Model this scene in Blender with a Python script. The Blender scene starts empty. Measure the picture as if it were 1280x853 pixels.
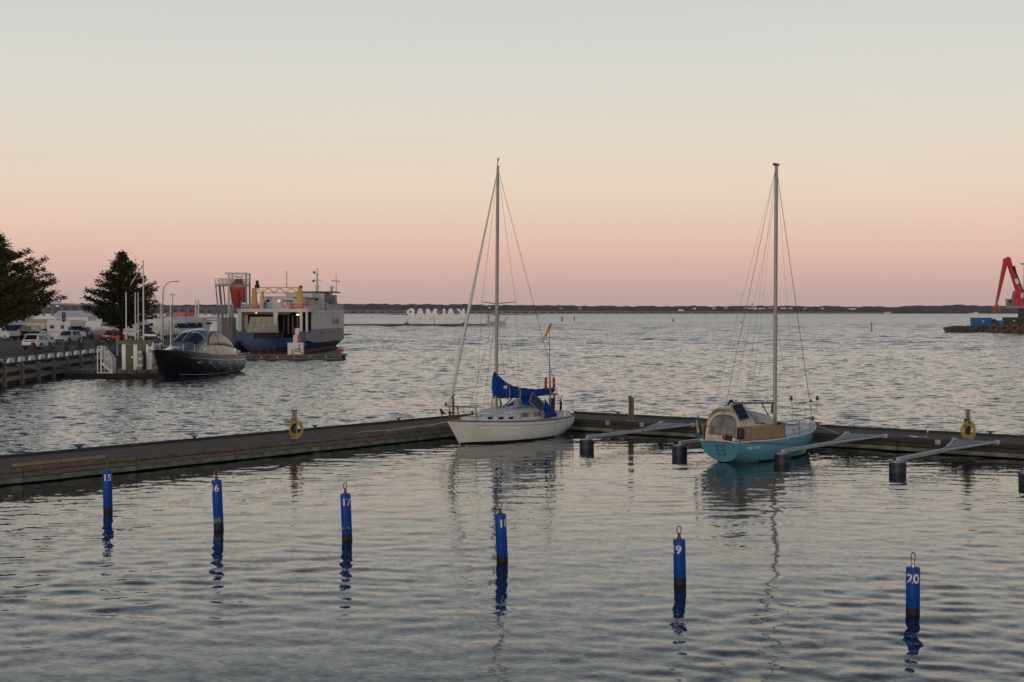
import bpy, math, random
import numpy as np
from mathutils import Vector, Matrix
R = math.radians
random.seed(7)
scene = bpy.context.scene
col = scene.collection

# ------------------------------------------------------------------ camera
CAM_H = 5.5
F = 50.0 / 36.0 * 1280.0            # focal length in photo pixels
PITCH = math.atan((426.5 - 390.0) / F)
cd = bpy.data.cameras.new('camera')
cd.lens = 50; cd.sensor_width = 36; cd.clip_start = 0.5; cd.clip_end = 20000
cam = bpy.data.objects.new('camera', cd); col.objects.link(cam)
cam.location = (0, 0, CAM_H); cam.rotation_euler = (R(90) - PITCH, 0, 0)
scene.camera = cam
scene.render.resolution_x = 1024; scene.render.resolution_y = 682

def ray(px, py):
    x = (px - 640.0) / F; z = -(py - 426.5) / F
    c, s = math.cos(PITCH), math.sin(PITCH)
    return Vector((x, c + z * s, z * c - s))
def P(px, py, z=0.0):               # pixel -> point on the level z
    r = ray(px, py); t = (z - CAM_H) / r.z
    return Vector((r.x * t, r.y * t, z))
def PD(px, py, d):                  # pixel -> point at depth d
    r = ray(px, py); t = d / r.y
    return Vector((r.x * t, d, CAM_H + r.z * t))

# ------------------------------------------------------------------ sky and light
SUN_EL, SUN_AZ = R(2.0), R(200.0)   # the sun has just gone, behind the camera
w = bpy.data.worlds.new('World'); scene.world = w; w.use_nodes = True
nt = w.node_tree; nt.nodes.clear()
def lin(c): return tuple(((v/255/12.92) if v/255 <= .04045 else ((v/255+.055)/1.055)**2.4) for v in c)
out = nt.nodes.new('ShaderNodeOutputWorld')
bg = nt.nodes.new('ShaderNodeBackground'); bg2 = nt.nodes.new('ShaderNodeBackground')
add = nt.nodes.new('ShaderNodeAddShader')
tc = nt.nodes.new('ShaderNodeTexCoord'); sep = nt.nodes.new('ShaderNodeSeparateXYZ')
asn = nt.nodes.new('ShaderNodeMath'); asn.operation = 'ARCSINE'
mr = nt.nodes.new('ShaderNodeMapRange'); mr.inputs['From Min'].default_value = 0; mr.inputs['From Max'].default_value = math.pi/2
pw = nt.nodes.new('ShaderNodeMath'); pw.operation = 'POWER'; pw.inputs[1].default_value = 0.5
ramp = nt.nodes.new('ShaderNodeValToRGB'); cr = ramp.color_ramp; cr.interpolation = 'EASE'; cr.interpolation = 'LINEAR'
SKY = [(0.0, (206,179,179)), (0.5, (209,180,176)), (1.1, (215,182,173)), (2.0, (225,186,174)), (2.9, (230,196,179)),
       (4.0, (232,206,187)), (5.2, (231,213,195)), (7.0, (226,215,200)), (9.3, (218,215,207)), (12.4, (207,209,207)),
       (17, (180,185,188)), (26, (112,126,146)), (45, (70,86,112)), (90, (48,62,86))]
while len(cr.elements) > 1: cr.elements.remove(cr.elements[-1])
for i, (e, c) in enumerate(SKY):
    p = (e / 90.0) ** 0.5
    el = cr.elements[0] if i == 0 else cr.elements.new(p)
    el.position = p; el.color = (*lin(c), 1)
L = nt.links.new
L(tc.outputs['Generated'], sep.inputs[0]); L(sep.outputs['Z'], asn.inputs[0]); L(asn.outputs[0], mr.inputs['Value'])
L(mr.outputs[0], pw.inputs[0]); L(pw.outputs[0], ramp.inputs[0])
# soft uneven streaks of thin high haze
nz = nt.nodes.new('ShaderNodeTexNoise'); nz.inputs['Scale'].default_value = 2.2; nz.inputs['Detail'].default_value = 3
mp = nt.nodes.new('ShaderNodeMapping'); mp.inputs['Scale'].default_value = (1, 1, 7)
L(tc.outputs['Generated'], mp.inputs[0]); L(mp.outputs[0], nz.inputs['Vector'])
nm = nt.nodes.new('ShaderNodeMapRange'); nm.inputs['To Min'].default_value = 0.955; nm.inputs['To Max'].default_value = 1.045
L(nz.outputs['Fac'], nm.inputs['Value'])
vm = nt.nodes.new('ShaderNodeVectorMath'); vm.operation = 'SCALE'
L(ramp.outputs['Color'], vm.inputs[0]); L(nm.outputs[0], vm.inputs['Scale'])
L(vm.outputs[0], bg.inputs['Color']); bg.inputs['Strength'].default_value = 0.97
sky = nt.nodes.new('ShaderNodeTexSky'); sky.sky_type = 'NISHITA'; sky.sun_disc = False
sky.sun_elevation = SUN_EL; sky.sun_rotation = SUN_AZ
L(sky.outputs[0], bg2.inputs['Color']); bg2.inputs['Strength'].default_value = 0.02
L(bg.outputs[0], add.inputs[0]); L(bg2.outputs[0], add.inputs[1]); L(add.outputs[0], out.inputs['Surface'])

sd = bpy.data.lights.new('sun', 'SUN'); sd.energy = 0.7; sd.angle = R(14); sd.color = (1.0, 0.82, 0.66)
sun = bpy.data.objects.new('sun', sd); col.objects.link(sun)
sdir = Vector((math.sin(SUN_AZ) * math.cos(R(6)), math.cos(SUN_AZ) * math.cos(R(6)), math.sin(R(6))))
sun.rotation_euler = sdir.to_track_quat('Z', 'Y').to_euler()

scene.view_settings.view_transform = 'Standard'; scene.view_settings.look = 'None'
scene.view_settings.exposure = 0; scene.view_settings.gamma = 1

# ------------------------------------------------------------------ helpers
def tag(o, label=None, cat=None, group=None, kind=None):
    if label: o['label'] = label
    if cat: o['category'] = cat
    if group: o['group'] = group
    if kind: o['kind'] = kind
    return o
def empty(name, loc=(0, 0, 0), rz=0, label=None, cat=None, group=None, parent=None):
    o = bpy.data.objects.new(name, None); col.objects.link(o); o.empty_display_size = .2
    o.location = loc; o.rotation_euler = (0, 0, rz); o.parent = parent
    return tag(o, label, cat, group)
def copy_tree(o, parent=None):
    c = o.copy(); col.objects.link(c); c.parent = parent
    for ch in o.children: copy_tree(ch, c)
    return c

class MB:
    def __init__(s): s.v = []; s.f = []
    def add(s, vs, fs):
        n = len(s.v); s.v += [tuple(v) for v in vs]; s.f += [tuple(i + n for i in f) for f in fs]; return s
    def box(s, c, d, rz=0, ry=0, rx=0, taper=1.0):
        x, y, z = d[0]/2, d[1]/2, d[2]/2; t = taper
        vs = [Vector(p) for p in ((-x,-y,-z),(x,-y,-z),(x,y,-z),(-x,y,-z),(-x*t,-y*t,z),(x*t,-y*t,z),(x*t,y*t,z),(-x*t,y*t,z))]
        if rz or ry or rx:
            m = Matrix.Rotation(rz,3,'Z') @ Matrix.Rotation(ry,3,'Y') @ Matrix.Rotation(rx,3,'X'); vs = [m @ v for v in vs]
        return s.add([v + Vector(c) for v in vs], [(3,2,1,0),(4,5,6,7),(0,1,5,4),(1,2,6,5),(2,3,7,6),(3,0,4,7)])
    def hexa(s, p): return s.add(p, [(3,2,1,0),(4,5,6,7),(0,1,5,4),(1,2,6,5),(2,3,7,6),(3,0,4,7)])
    def tube(s, pts, r, n=6, caps=True, closed=False):
        pts = [Vector(p) for p in pts]; k = len(pts); rr = r if isinstance(r, (list, tuple)) else [r]*k
        rings = []; up = None
        for i, p in enumerate(pts):
            if closed: t = pts[(i+1) % k] - pts[i-1]
            else: t = pts[min(i+1, k-1)] - pts[max(i-1, 0)]
            t.normalize()
            if up is None:
                up = Vector((0,0,1)) if abs(t.z) < .9 else Vector((1,0,0))
            a = t.cross(up); a.normalize(); b = a.cross(t); b.normalize(); up = b
            rings.append([p + (a*math.cos(2*math.pi*j/n) + b*math.sin(2*math.pi*j/n))*rr[i] for j in range(n)])
        return s.loft(rings, caps=(caps and not closed), wrap=closed)
    def loft(s, rings, ring_closed=True, caps=True, wrap=False):
        n = len(rings[0]); vs = [v for r in rings for v in r]; fs = []; m = len(rings)
        for i in range(m if wrap else m-1):
            i2 = (i+1) % m
            for j in range(n if ring_closed else n-1):
                j2 = (j+1) % n
                fs.append((i*n+j, i2*n+j, i2*n+j2, i*n+j2))
        if caps: fs.append(tuple(range(n))); fs.append(tuple((m-1)*n + j for j in reversed(range(n))))
        return s.add(vs, fs)
    def prism(s, poly, a, b, axis='y'):
        f = {'y': lambda p, h: (p[0], h, p[1]), 'x': lambda p, h: (h, p[0], p[1]), 'z': lambda p, h: (p[0], p[1], h)}[axis]
        return s.loft([[f(p, a) for p in poly], [f(p, b) for p in poly]])
    def lathe(s, prof, n=16, c=(0,0,0), axis='z'):
        rings = []
        for r, z in prof:
            ring = []
            for j in range(n):
                a = 2*math.pi*j/n; x, y = r*math.cos(a), r*math.sin(a)
                q = (x, y, z) if axis == 'z' else ((x, z, y) if axis == 'y' else (z, x, y))
                ring.append((q[0]+c[0], q[1]+c[1], q[2]+c[2]))
            rings.append(ring)
        return s.loft(rings)
    def grid(s, fn, nu, nv):
        vs = [fn(i/nu, j/nv) for i in range(nu+1) for j in range(nv+1)]
        return s.add(vs, [(i*(nv+1)+j, (i+1)*(nv+1)+j, (i+1)*(nv+1)+j+1, i*(nv+1)+j+1) for i in range(nu) for j in range(nv)])
    def mesh(s, name, mat, smooth=0):
        me = bpy.data.meshes.new(name); me.from_pydata(s.v, [], s.f); me.validate(); me.update()
        if mat: me.materials.append(mat)
        import bmesh
        bm = bmesh.new(); bm.from_mesh(me); bmesh.ops.recalc_face_normals(bm, faces=bm.faces); bm.to_mesh(me); bm.free()
        if smooth:
            me.shade_smooth(); me.set_sharp_from_angle(angle=R(smooth))
        return me
    def build(s, name, mat, parent=None, smooth=0, bevel=0, thick=0):
        o = bpy.data.objects.new(name, s.mesh(name, mat, smooth)); col.objects.link(o); o.parent = parent
        if thick:
            m = o.modifiers.new('thickness', 'SOLIDIFY'); m.thickness = thick; m.offset = 0
        if bevel:
            m = o.modifiers.new('bevel', 'BEVEL'); m.width = bevel; m.segments = 2; m.limit_method = 'ANGLE'; m.angle_limit = R(40)
        return o
def inst(src, parent, loc=None, rz=None):           # another piece sharing the mesh
    o = bpy.data.objects.new(src.name.split('.')[0], src.data); col.objects.link(o); o.parent = parent
    for m in src.modifiers:
        q = o.modifiers.new(m.name, m.type)
        for a in (('width','segments','limit_method','angle_limit') if m.type == 'BEVEL' else ('thickness','offset')): setattr(q, a, getattr(m, a))
    if loc is not None: o.location = loc
    if rz is not None: o.rotation_euler = (0, 0, rz)
    return o
def box(name, mat, parent, c, d, rz=0, ry=0, rx=0, bevel=0, taper=1.0): return MB().box(c, d, rz, ry, rx, taper).build(name, mat, parent, bevel=bevel)
def tube(name, mat, parent, pts, r, n=6, closed=False): return MB().tube(pts, r, n, closed=closed).build(name, mat, parent, smooth=50)

# ------------------------------------------------------------------ materials
M = {}
def pm(name, c, rough=.5, metal=0, var=.18, scale=3.0, bump=0, bscale=20, spec=.5, coat=0, stretch=(1,1,1), emit=None, c2=None, alpha=1):
    m = bpy.data.materials.new(name); m.use_nodes = True; t = m.node_tree; b = t.nodes['Principled BSDF']
    b.inputs['Roughness'].default_value = rough; b.inputs['Metallic'].default_value = metal
    b.inputs['Specular IOR Level'].default_value = spec; b.inputs['Coat Weight'].default_value = coat
    tcn = t.nodes.new('ShaderNodeTexCoord'); mpn = t.nodes.new('ShaderNodeMapping'); mpn.inputs['Scale'].default_value = stretch
    t.links.new(tcn.outputs['Object'], mpn.inputs[0])
    if var or c2:
        n = t.nodes.new('ShaderNodeTexNoise'); n.inputs['Scale'].default_value = scale; n.inputs['Detail'].default_value = 5; n.inputs['Roughness'].default_value = .6
        t.links.new(mpn.outputs[0], n.inputs['Vector'])
        rp = t.nodes.new('ShaderNodeValToRGB')
        lo = tuple(max(0, v*(1-var)) for v in c); hi = c2 if c2 else tuple(min(1, v*(1+var)) for v in c)
        rp.color_ramp.elements[0].color = (*lo, 1); rp.color_ramp.elements[1].color = (*hi, 1)
        rp.color_ramp.elements[0].position = .34; rp.color_ramp.elements[1].position = .66
        t.links.new(n.outputs['Fac'], rp.inputs[0]); t.links.new(rp.outputs[0], b.inputs['Base Color'])
        rr = t.nodes.new('ShaderNodeMapRange'); rr.inputs['To Min'].default_value = max(.02, rough-.07); rr.inputs['To Max'].default_value = min(1, rough+.09)
        t.links.new(n.outputs['Fac'], rr.inputs['Value']); t.links.new(rr.outputs[0], b.inputs['Roughness'])
    else: b.inputs['Base Color'].default_value = (*c, 1)
    if bump:
        n2 = t.nodes.new('ShaderNodeTexNoise'); n2.inputs['Scale'].default_value = bscale; n2.inputs['Detail'].default_value = 4
        t.links.new(mpn.outputs[0], n2.inputs['Vector'])
        bp = t.nodes.new('ShaderNodeBump'); bp.inputs['Strength'].default_value = bump; bp.inputs['Distance'].default_value = .03
        t.links.new(n2.outputs['Fac'], bp.inputs['Height']); t.links.new(bp.outputs[0], b.inputs['Normal'])
    if emit:
        b.inputs['Emission Color'].default_value = (*emit[0], 1); b.inputs['Emission Strength'].default_value = emit[1]
    if alpha < 1:
        b.inputs['Alpha'].default_value = alpha
    M[name] = m; return m
pm('gelcoat_white', (.78,.79,.735), .28, var=.07, scale=1.2, coat=.2)
pm('deck_white', (.66,.66,.64), .5, var=.08)
pm('hull_blue', (.11,.32,.44), .25, var=.06, scale=1.0, coat=.3)
pm('antifoul', (.012,.014,.016), .6)
pm('alu', (.33,.325,.31), .45, metal=.3, var=.08)
pm('alu_grey', (.40,.43,.47), .45, metal=.35, var=.12, scale=4)
pm('steel', (.45,.45,.45), .3, metal=1, var=.05)
pm('wire', (.16,.16,.16), .5, metal=.6, var=0)
pm('rust', (.16,.085,.045), .8, var=.3, scale=9)
pm('canvas_blue', (.006,.058,.29), .9, var=.16, scale=6, bump=.3, bscale=9, spec=.15)
pm('canvas_beige', (.62,.56,.45), .9, var=.1, scale=4, bump=.3, bscale=7)
pm('canvas_tan', (.33,.225,.13), .9, var=.12, scale=4, bump=.3, bscale=6)
pm('vinyl', (.17,.17,.185), .12, var=.4, scale=2.2, c2=(.30,.29,.29))
pm('glass_dark', (.012,.016,.024), .06, var=0, spec=.6)
pm('glass_navy', (.01,.02,.07), .1, var=0)
pm('glass_grey', (.16,.16,.15), .15, var=.1)
pm('solar', (.008,.012,.03), .12, var=0)
pm('solar_line', (.12,.13,.17), .4, var=0)
pm('black', (.012,.012,.013), .5, var=.1)
pm('rubber', (.02,.02,.02), .7, var=.1)
pm('teak', (.16,.085,.045), .7, var=.2, stretch=(1,8,8))
pm('red', (.40,.014,.010), .5, var=.12)
pm('orange', (.62,.22,.03), .6, var=.12)
pm('orange_red', (.62,.085,.03), .6, var=.1)
pm('white', (.78,.78,.76), .5, var=.06)
pm('grey', (.28,.28,.29), .6, var=.1)
pm('rope_light', (.45,.42,.36), .9, var=.15, scale=30)
pm('flag_blue', (.01,.10,.32), .9, var=.1)
pm('flag_yellow', (.72,.50,.05), .9, var=.1)
pm('hose_yellow', (.42,.34,.06), .6, var=.12, scale=8)
pm('hose_red', (.42,.05,.035), .6, var=.12)
pm('buoy_blue', (.0015,.062,.34), .5, var=.25, scale=5, spec=.25)
pm('slime', (.006,.007,.005), .55, var=.4, scale=12, bump=.5, bscale=40)
pm('number_white', (.75,.76,.76), .5, var=.05, scale=20)
pm('float_navy', (.016,.022,.045), .5, var=.35, scale=7)
pm('deck_concrete', (.115,.078,.053), .85, var=.28, scale=1.6, bump=.4, bscale=30)
pm('board_grey', (.155,.13,.10), .85, var=.35, scale=2.2, bump=.5, bscale=14, stretch=(1,1,5))
pm('board_algae', (.13,.15,.11), .85, var=.3, scale=2.0, bump=.5, bscale=14, stretch=(1,1,4), c2=(.235,.255,.205))
pm('board_dark', (.05,.042,.031), .9, var=.35, scale=2.2, bump=.5, bscale=14, stretch=(1,1,4))
pm('timber_yellow', (.33,.24,.12), .85, var=.2, scale=3, stretch=(1,6,6))
pm('float_under', (.02,.02,.018), .9, var=.2)

# ------------------------------------------------------------------ water
PZ = 0.55                                            # pontoon deck above the water
A0 = P(0, 586, PZ); A1 = P(531.6, 534.5, PZ)
B0 = P(720, 523.7, PZ); B1 = P(1280, 556, PZ)
def unit(v): v = Vector(v); v.z = 0; v.normalize(); return v
EL = unit(A1 - A0); ER = unit(B1 - B0)
def isect(p, d, q, e):
    den = d.x*e.y - d.y*e.x; r = q - p; return p + d * ((r.x*e.y - r.y*e.x) / den)
CORNER = isect(A0, EL, B0, ER)

def make_water():
    rows = [-60.0, 0.0]; y = 9.0
    while y < 6800:
        rows.append(y)
        y += 0.075 if y < 46 else (0.075 + (y-46)*0.0022 if y < 130 else (0.26 + (y-130)*.0054 if y < 400 else 1.7 + (y-400)*0.0065))
    rows = np.array(rows); nu = 480
    u = np.linspace(-1, 1, nu)
    wd = 13 + 0.44*np.clip(rows, 0, None)
    X = u[None, :] * wd[:, None]
    X = np.concatenate([-(wd+2500)[:, None], X, (wd+2500)[:, None]], 1)
    Y = np.repeat(rows[:, None], X.shape[1], 1)
    cell = np.gradient(rows); cell = np.maximum(cell, 2*wd/nu)
    cell[:3] = 50; cell2 = np.repeat(cell[:, None], X.shape[1], 1); cell2[:, 0] = cell2[:, -1] = 50
    # basin mask: 1 inside the pontoons (camera side)
    nl = (-EL.y, EL.x); nr = (-ER.y, ER.x)
    dl = (X-A0.x)*nl[0] + (Y-A0.y)*nl[1]; dr = (X-B0.x)*nr[0] + (Y-B0.y)*nr[1]
    dd = np.maximum(dl, dr)
    outm = np.clip((dd - 0.2)/2.4, 0, 1)
    shore = np.clip((-X - 20 - 0.0*Y)/25, 0, 1) * np.clip((160 - Y)/60, 0, 1) * .45   # lee of the quay
    rng = np.random.RandomState(4)
    Z = np.zeros_like(X)
    def waves(n, l0, l1, slope, main, spread, amp):
        nonlocal Z
        comps = np.exp(rng.uniform(math.log(l0), math.log(l1), n)); per = slope*math.sqrt(2.0/n)
        for lam in comps:
            th = main + rng.normal(0, spread); k = 2*math.pi/lam; kx, ky = k*math.cos(th), k*math.sin(th)
            fade = np.clip((lam/cell2 - 3.2)/3.0, 0, 1)
            wob = 0.35*lam*np.sin(X*0.61*k/6.0 + Y*.37*k/6.0 + rng.uniform(0, 6))
            Z += amp * fade * (per/k) * np.sin(kx*(X+wob*.3) + ky*(Y+wob) + rng.uniform(0, 6.28))
    near = 1 - outm
    gust = .78 + .5*np.clip(np.sin(X*.13+Y*.09+1.0)*np.sin(X*.05-Y*.17+.4), -1, 1) * .5
    slick = np.clip(.72 + .55*np.sin(X*.21 + Y*.11 + .6)*np.sin(X*.07 - Y*.19 + 2.1) + .25*np.sin(X*.43 - Y*.31), .3, 1.35)
    waves(44, .26, .66, .050, R(82), R(36), near*slick)
    waves(26, .6, 1.3, .032, R(98), R(30), near*slick)
    waves(18, 1.2, 2.8, .011, R(104), R(26), near)
    far = outm*(1-shore)
    waves(60, .45, 1.4, .18, R(86), R(58), far*gust)
    waves(36, 1.4, 3.4, .10, R(84), R(58), far*np.clip((Y-60)/80, .25, 1))
    waves(40, 3, 8, .12, R(84), R(60), far*np.clip((Y-120)/150, 0, 1))
    waves(40, 7, 22, .11, R(84), R(62), far*np.clip((Y-250)/300, 0, 1)*np.clip(1.6-Y/4000, .3, 1))
    nr_, nc = X.shape
    me = bpy.data.meshes.new('water'); nv = nr_*nc
    me.vertices.add(nv); me.vertices.foreach_set('co', np.stack([X, Y, Z], -1).astype(np.float32).ravel())
    i = np.arange(nr_-1)[:, None]*nc + np.arange(nc-1)[None, :]
    q = np.stack([i, i+1, i+nc+1, i+nc], -1).reshape(-1, 4)
    nf = len(q); me.loops.add(nf*4); me.loops.foreach_set('vertex_index', q.ravel().astype(np.int32))
    me.polygons.add(nf); me.polygons.foreach_set('loop_start', np.arange(0, nf*4, 4, dtype=np.int32))
    me.polygons.foreach_set('use_smooth', np.ones(nf, bool))
    at = me.attributes.new('chop', 'FLOAT', 'POINT'); at.data.foreach_set('value', (outm*(1-shore*.5)).astype(np.float32).ravel())
    ln = -outm*np.interp(Y, [60, 120, 250, 500, 1200, 6000], [.022, .034, .06, .09, .12, .125])
    at = me.attributes.new('lean', 'FLOAT', 'POINT'); at.data.foreach_set('value', ln.astype(np.float32).ravel())
    me.update(); me.validate()
    o = bpy.data.objects.new('water', me); col.objects.link(o); tag(o, kind='structure')
    m = bpy.data.materials.new('water'); m.use_nodes = True; t = m.node_tree; b = t.nodes['Principled BSDF']
    b.inputs['Base Color'].default_value = (.010, .020, .028, 1); b.inputs['IOR'].default_value = 1.42
    b.inputs['Roughness'].default_value = .03
    N = t.nodes.new; K = t.links.new
    geo = N('ShaderNodeNewGeometry'); atr = N('ShaderNodeAttribute'); atr.attribute_name = 'chop'
    acc = geo.outputs['Normal']
    for sc, sx, a_in, a_out in ((1.3, .95, .02, .30), (4.2, .75, .08, .40), (14.0, .6, .12, .26)):
        mp_ = N('ShaderNodeMapping'); mp_.inputs['Scale'].default_value = (sx, 1, 1); mp_.inputs['Rotation'].default_value = (0, 0, R(-9))
        K(geo.outputs['Position'], mp_.inputs[0])
        nz_ = N('ShaderNodeTexNoise'); nz_.inputs['Scale'].default_value = sc; nz_.inputs['Detail'].default_value = 2; K(mp_.outputs[0], nz_.inputs['Vector'])
        sb = N('ShaderNodeVectorMath'); sb.operation = 'SUBTRACT'; sb.inputs[1].default_value = (.5, .5, .5); K(nz_.outputs['Color'], sb.inputs[0])
        fl = N('ShaderNodeVectorMath'); fl.operation = 'MULTIPLY'; fl.inputs[1].default_value = (.55, 1, 0); K(sb.outputs[0], fl.inputs[0])
        am = N('ShaderNodeMapRange'); am.inputs['To Min'].default_value = a_in; am.inputs['To Max'].default_value = a_out; K(atr.outputs['Fac'], am.inputs['Value'])
        s_ = N('ShaderNodeVectorMath'); s_.operation = 'SCALE'; K(fl.outputs[0], s_.inputs[0]); K(am.outputs[0], s_.inputs['Scale'])
        ad = N('ShaderNodeVectorMath'); ad.operation = 'ADD'; K(acc, ad.inputs[0]); K(s_.outputs[0], ad.inputs[1]); acc = ad.outputs[0]
    # unresolved chop: normals tilted towards the camera, so far water reflects higher, greyer sky
    at2 = N('ShaderNodeAttribute'); at2.attribute_name = 'lean'; cmb = N('ShaderNodeCombineXYZ'); K(at2.outputs['Fac'], cmb.inputs['Y'])
    ad = N('ShaderNodeVectorMath'); ad.operation = 'ADD'; K(acc, ad.inputs[0]); K(cmb.outputs[0], ad.inputs[1]); acc = ad.outputs[0]
    no = N('ShaderNodeVectorMath'); no.operation = 'NORMALIZE'; K(acc, no.inputs[0]); K(no.outputs[0], b.inputs['Normal'])
    me.materials.append(m)
make_water()

# ------------------------------------------------------------------ text as mesh
def text_mesh(s, size, extrude=0.0, offset=0.0):
    c = bpy.data.curves.new('txt', 'FONT'); c.body = s; c.size = size; c.extrude = extrude; c.offset = offset
    c.align_x = 'CENTER'; c.resolution_u = 3
    o = bpy.data.objects.new('txt', c); col.objects.link(o)
    bpy.context.view_layer.update()
    me = bpy.data.meshes.new_from_object(o.evaluated_get(bpy.context.evaluated_depsgraph_get()))
    bpy.data.objects.remove(o); bpy.data.curves.remove(c)
    return me

# ------------------------------------------------------------------ pontoons
def pontoon(start, e, length, width, label, side, boards):
    rz = math.atan2(e.y, e.x)
    t = empty('pontoon', (start.x, start.y, 0), rz, label, 'pontoon', 'floating pontoon sections')
    g = .03
    box('deck', M['deck_concrete'], t, (length/2, width/2, PZ-.05), (length-g, width, .10), bevel=.012)
    box('float', M['float_under'], t, (length/2, width/2, .05), (length-.5, width-.5, .78))
    box('edge_kerb', M['board_dark'], t, (length/2, width-.09, PZ+.045), (length-.1, .14, .09), bevel=.01)
    n = max(1, round(length/4.6)); bl = length/n; src = {}
    for k in range(n):
        for r, (z0, z1, mat, dy) in enumerate(boards):
            if r in src: o = inst(src[r], t, (k*bl, random.uniform(-.006, .006), random.uniform(-.006, .006)))
            else:
                o = src[r] = MB().box((bl/2, -.035-dy/2, (z0+z1)/2), (bl-.03, .07+dy, z1-z0)).build('fascia_board', M[mat], t, bevel=.012)
    b2 = None
    for k in range(n):
        if b2: inst(b2, t, (k*bl, 0, 0))
        else: b2 = MB().box((bl/2, width+.03, .33), (bl-.03, .06, .30)).build('back_board', M['board_dark'], t, bevel=.01)
    cl = None
    for k in range(int(length/5.2)):
        x = 2.6 + k*5.2
        if cl: inst(cl, t, (x, width-.09, PZ+.09)); continue
        m = MB(); m.box((0, 0, .03), (.07, .07, .08)); m.tube([(-.16,0,.09), (-.05,0,.075), (.05,0,.075), (.16,0,.09)], [.02,.028,.028,.02], 6)
        cl = m.build('cleat', M['black'], t, smooth=40); cl.location = (x, width-.09, PZ+.09)
    return t
LB = [(.385, .545, 'board_grey', .0), (.225, .37, 'board_grey', .03), (.05, .21, 'board_algae', .05)]
RB = [(.385, .545, 'board_dark', .0), (.215, .37, 'board_dark', .03), (.05, .20, 'board_algae', .06)]
WID = 3.0
J = P(401, 547.5, PZ)
sJ = (J - A0).dot(EL); sC = (CORNER - A0).dot(EL)
pontoon(A0 + EL*(sJ-22), EL, 22, WID, 'grey pontoon section with yellow edge timber, further from the sailboats', 'l', LB)
pontoon(A0 + EL*sJ, EL, sC - sJ + WID, WID, 'grey pontoon section beside the bow of the white sailboat', 'l', LB)
J2 = P(1120, 547.5, PZ); rJ = (J2 - CORNER).dot(ER)
pontoon(CORNER, ER, rJ, WID, 'dark mossy pontoon section between the two sailboats', 'r', RB)
pontoon(CORNER + ER*rJ, ER, 16, WID, 'dark mossy pontoon section with yellow hose post on it', 'r', RB)

# things on the pontoons
def on_left(s, y): return A0 + EL*s + Vector((-EL.y, EL.x, 0))*y
def on_right(s, y): return CORNER + ER*s + Vector((-ER.y, ER.x, 0))*y
def s_left(px):                                          # distance along the front edge seen at column px
    r = ray(px, 500); p = isect(Vector((0,0,0)), Vector((r.x, r.y, 0)), Vector((A0.x,A0.y,0)), EL); return (p - Vector((A0.x,A0.y,0))).dot(EL)
def s_right(px):
    r = ray(px, 500); p = isect(Vector((0,0,0)), Vector((r.x, r.y, 0)), Vector((CORNER.x,CORNER.y,0)), ER); return (p - Vector((CORNER.x,CORNER.y,0))).dot(ER)
ZL = math.atan2(EL.y, EL.x); ZR = math.atan2(ER.y, ER.x)
# edge timber with gold paint
p = on_left(s_left(75), .10)
t = empty('edge_timber', (p.x, p.y, PZ), ZL, 'long yellowish edge timber lying along the pontoon rim', 'timber')
L0 = s_left(18); L1 = s_left(134)
for k in range(2):
    a = L0 + (L1-L0)*k/2 - s_left(75); b = L0 + (L1-L0)*(k+1)/2 - s_left(75)
    box('beam', M['timber_yellow'], t, ((a+b)/2, 0, .05), (b-a-.04, .10, .09), bevel=.01)
for k in range(3): box('support_block', M['board_dark'], t, (L0 - s_left(75) + (L1-L0)*(k+.5)/3, 0, .008), (.2, .13, .016))
# a light mooring hose lying on the deck towards the bow
a, b = s_left(450), s_left(530)
pts = [on_left(a + (b-a)*i/14.0, .16 + .16*math.sin(i*.7) + .05*i*.5) + Vector((0, 0, .022)) for i in range(15)]
o = tube('mooring_rope', M['rope_light'], None, pts, .022, 6)
tag(o, 'pale rope lying on the pontoon deck towards the white bow', 'rope')

def service_post(p, rz, label, hose=None, plain=False, h=1.15):
    t = empty('service_post', (p.x, p.y, PZ), rz, label, 'post', None if not hose else None)
    mat = M['grey'] if plain else M['black']
    box('base_plate', M['alu_grey'], t, (0, 0, .01), (.30, .26, .02))
    if plain:
        MB().box((-.06, 0, h/2), (.10, .12, h)).box((.075, 0, h/2-.03), (.09, .10, h-.06)).build('post', M['board_grey'], t, bevel=.008)
        box('cap', M['alu_grey'], t, (0, 0, h+.015), (.26, .16, .03), bevel=.006)
    else:
        box('cabinet', M['black'], t, (-.04, 0, .40), (.20, .20, .76), bevel=.012)
        box('meter_panel', M['grey'], t, (.075, .0, .46), (.035, .17, .60), bevel=.006)
        for sx in (-1, 1):
            for sy in (-1, 1): tube('lamp_bar', M['wire'], t, [(-.02+sx*.085, sy*.08, .78), (-.02+sx*.085, sy*.08, h-.03)], .011, 5)
        MB().lathe([(.045,.78),(.05,.80),(.05,h-.06),(.03,h-.04)], 10, (-.02, 0, 0)).build('lamp_tube', M['glass_grey'], t, smooth=40)
        box('cap', M['black'], t, (-.02, 0, h-.015), (.25, .22, .03), bevel=.008)
        tube('hose_hook', M['steel'], t, [(.02,-.10,.62), (.02,-.19,.62), (.02,-.22,.67)], .014, 6)
    return t
def hose_coil(p, rz, label, mats, turns, zc):
    t = empty('hose_coil', (p.x, p.y, PZ), rz, label, 'hose', None)
    for k in range(turns):
        rx = .20 + .035*random.random(); rzz = .27 + .04*random.random(); cz = zc + .07*random.random() - .02*k
        ph = random.uniform(-.05, .05); y0 = -.15 - .022*k; tl = random.uniform(-.12, .12)
        pts = []
        for i in range(22):
            a = 2*math.pi*i/22; x_ = rx*math.sin(a)*(1.08 - .14*math.cos(a)); z_ = rzz*math.cos(a)
            pts.append((x_ + tl*z_ + ph, y0 - .02*math.cos(a*2+k), max(.05, cz + z_)))
        tube('hose_loop', M[mats[k % len(mats)]], t, pts, .020, 6, closed=True)
    return t
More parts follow.
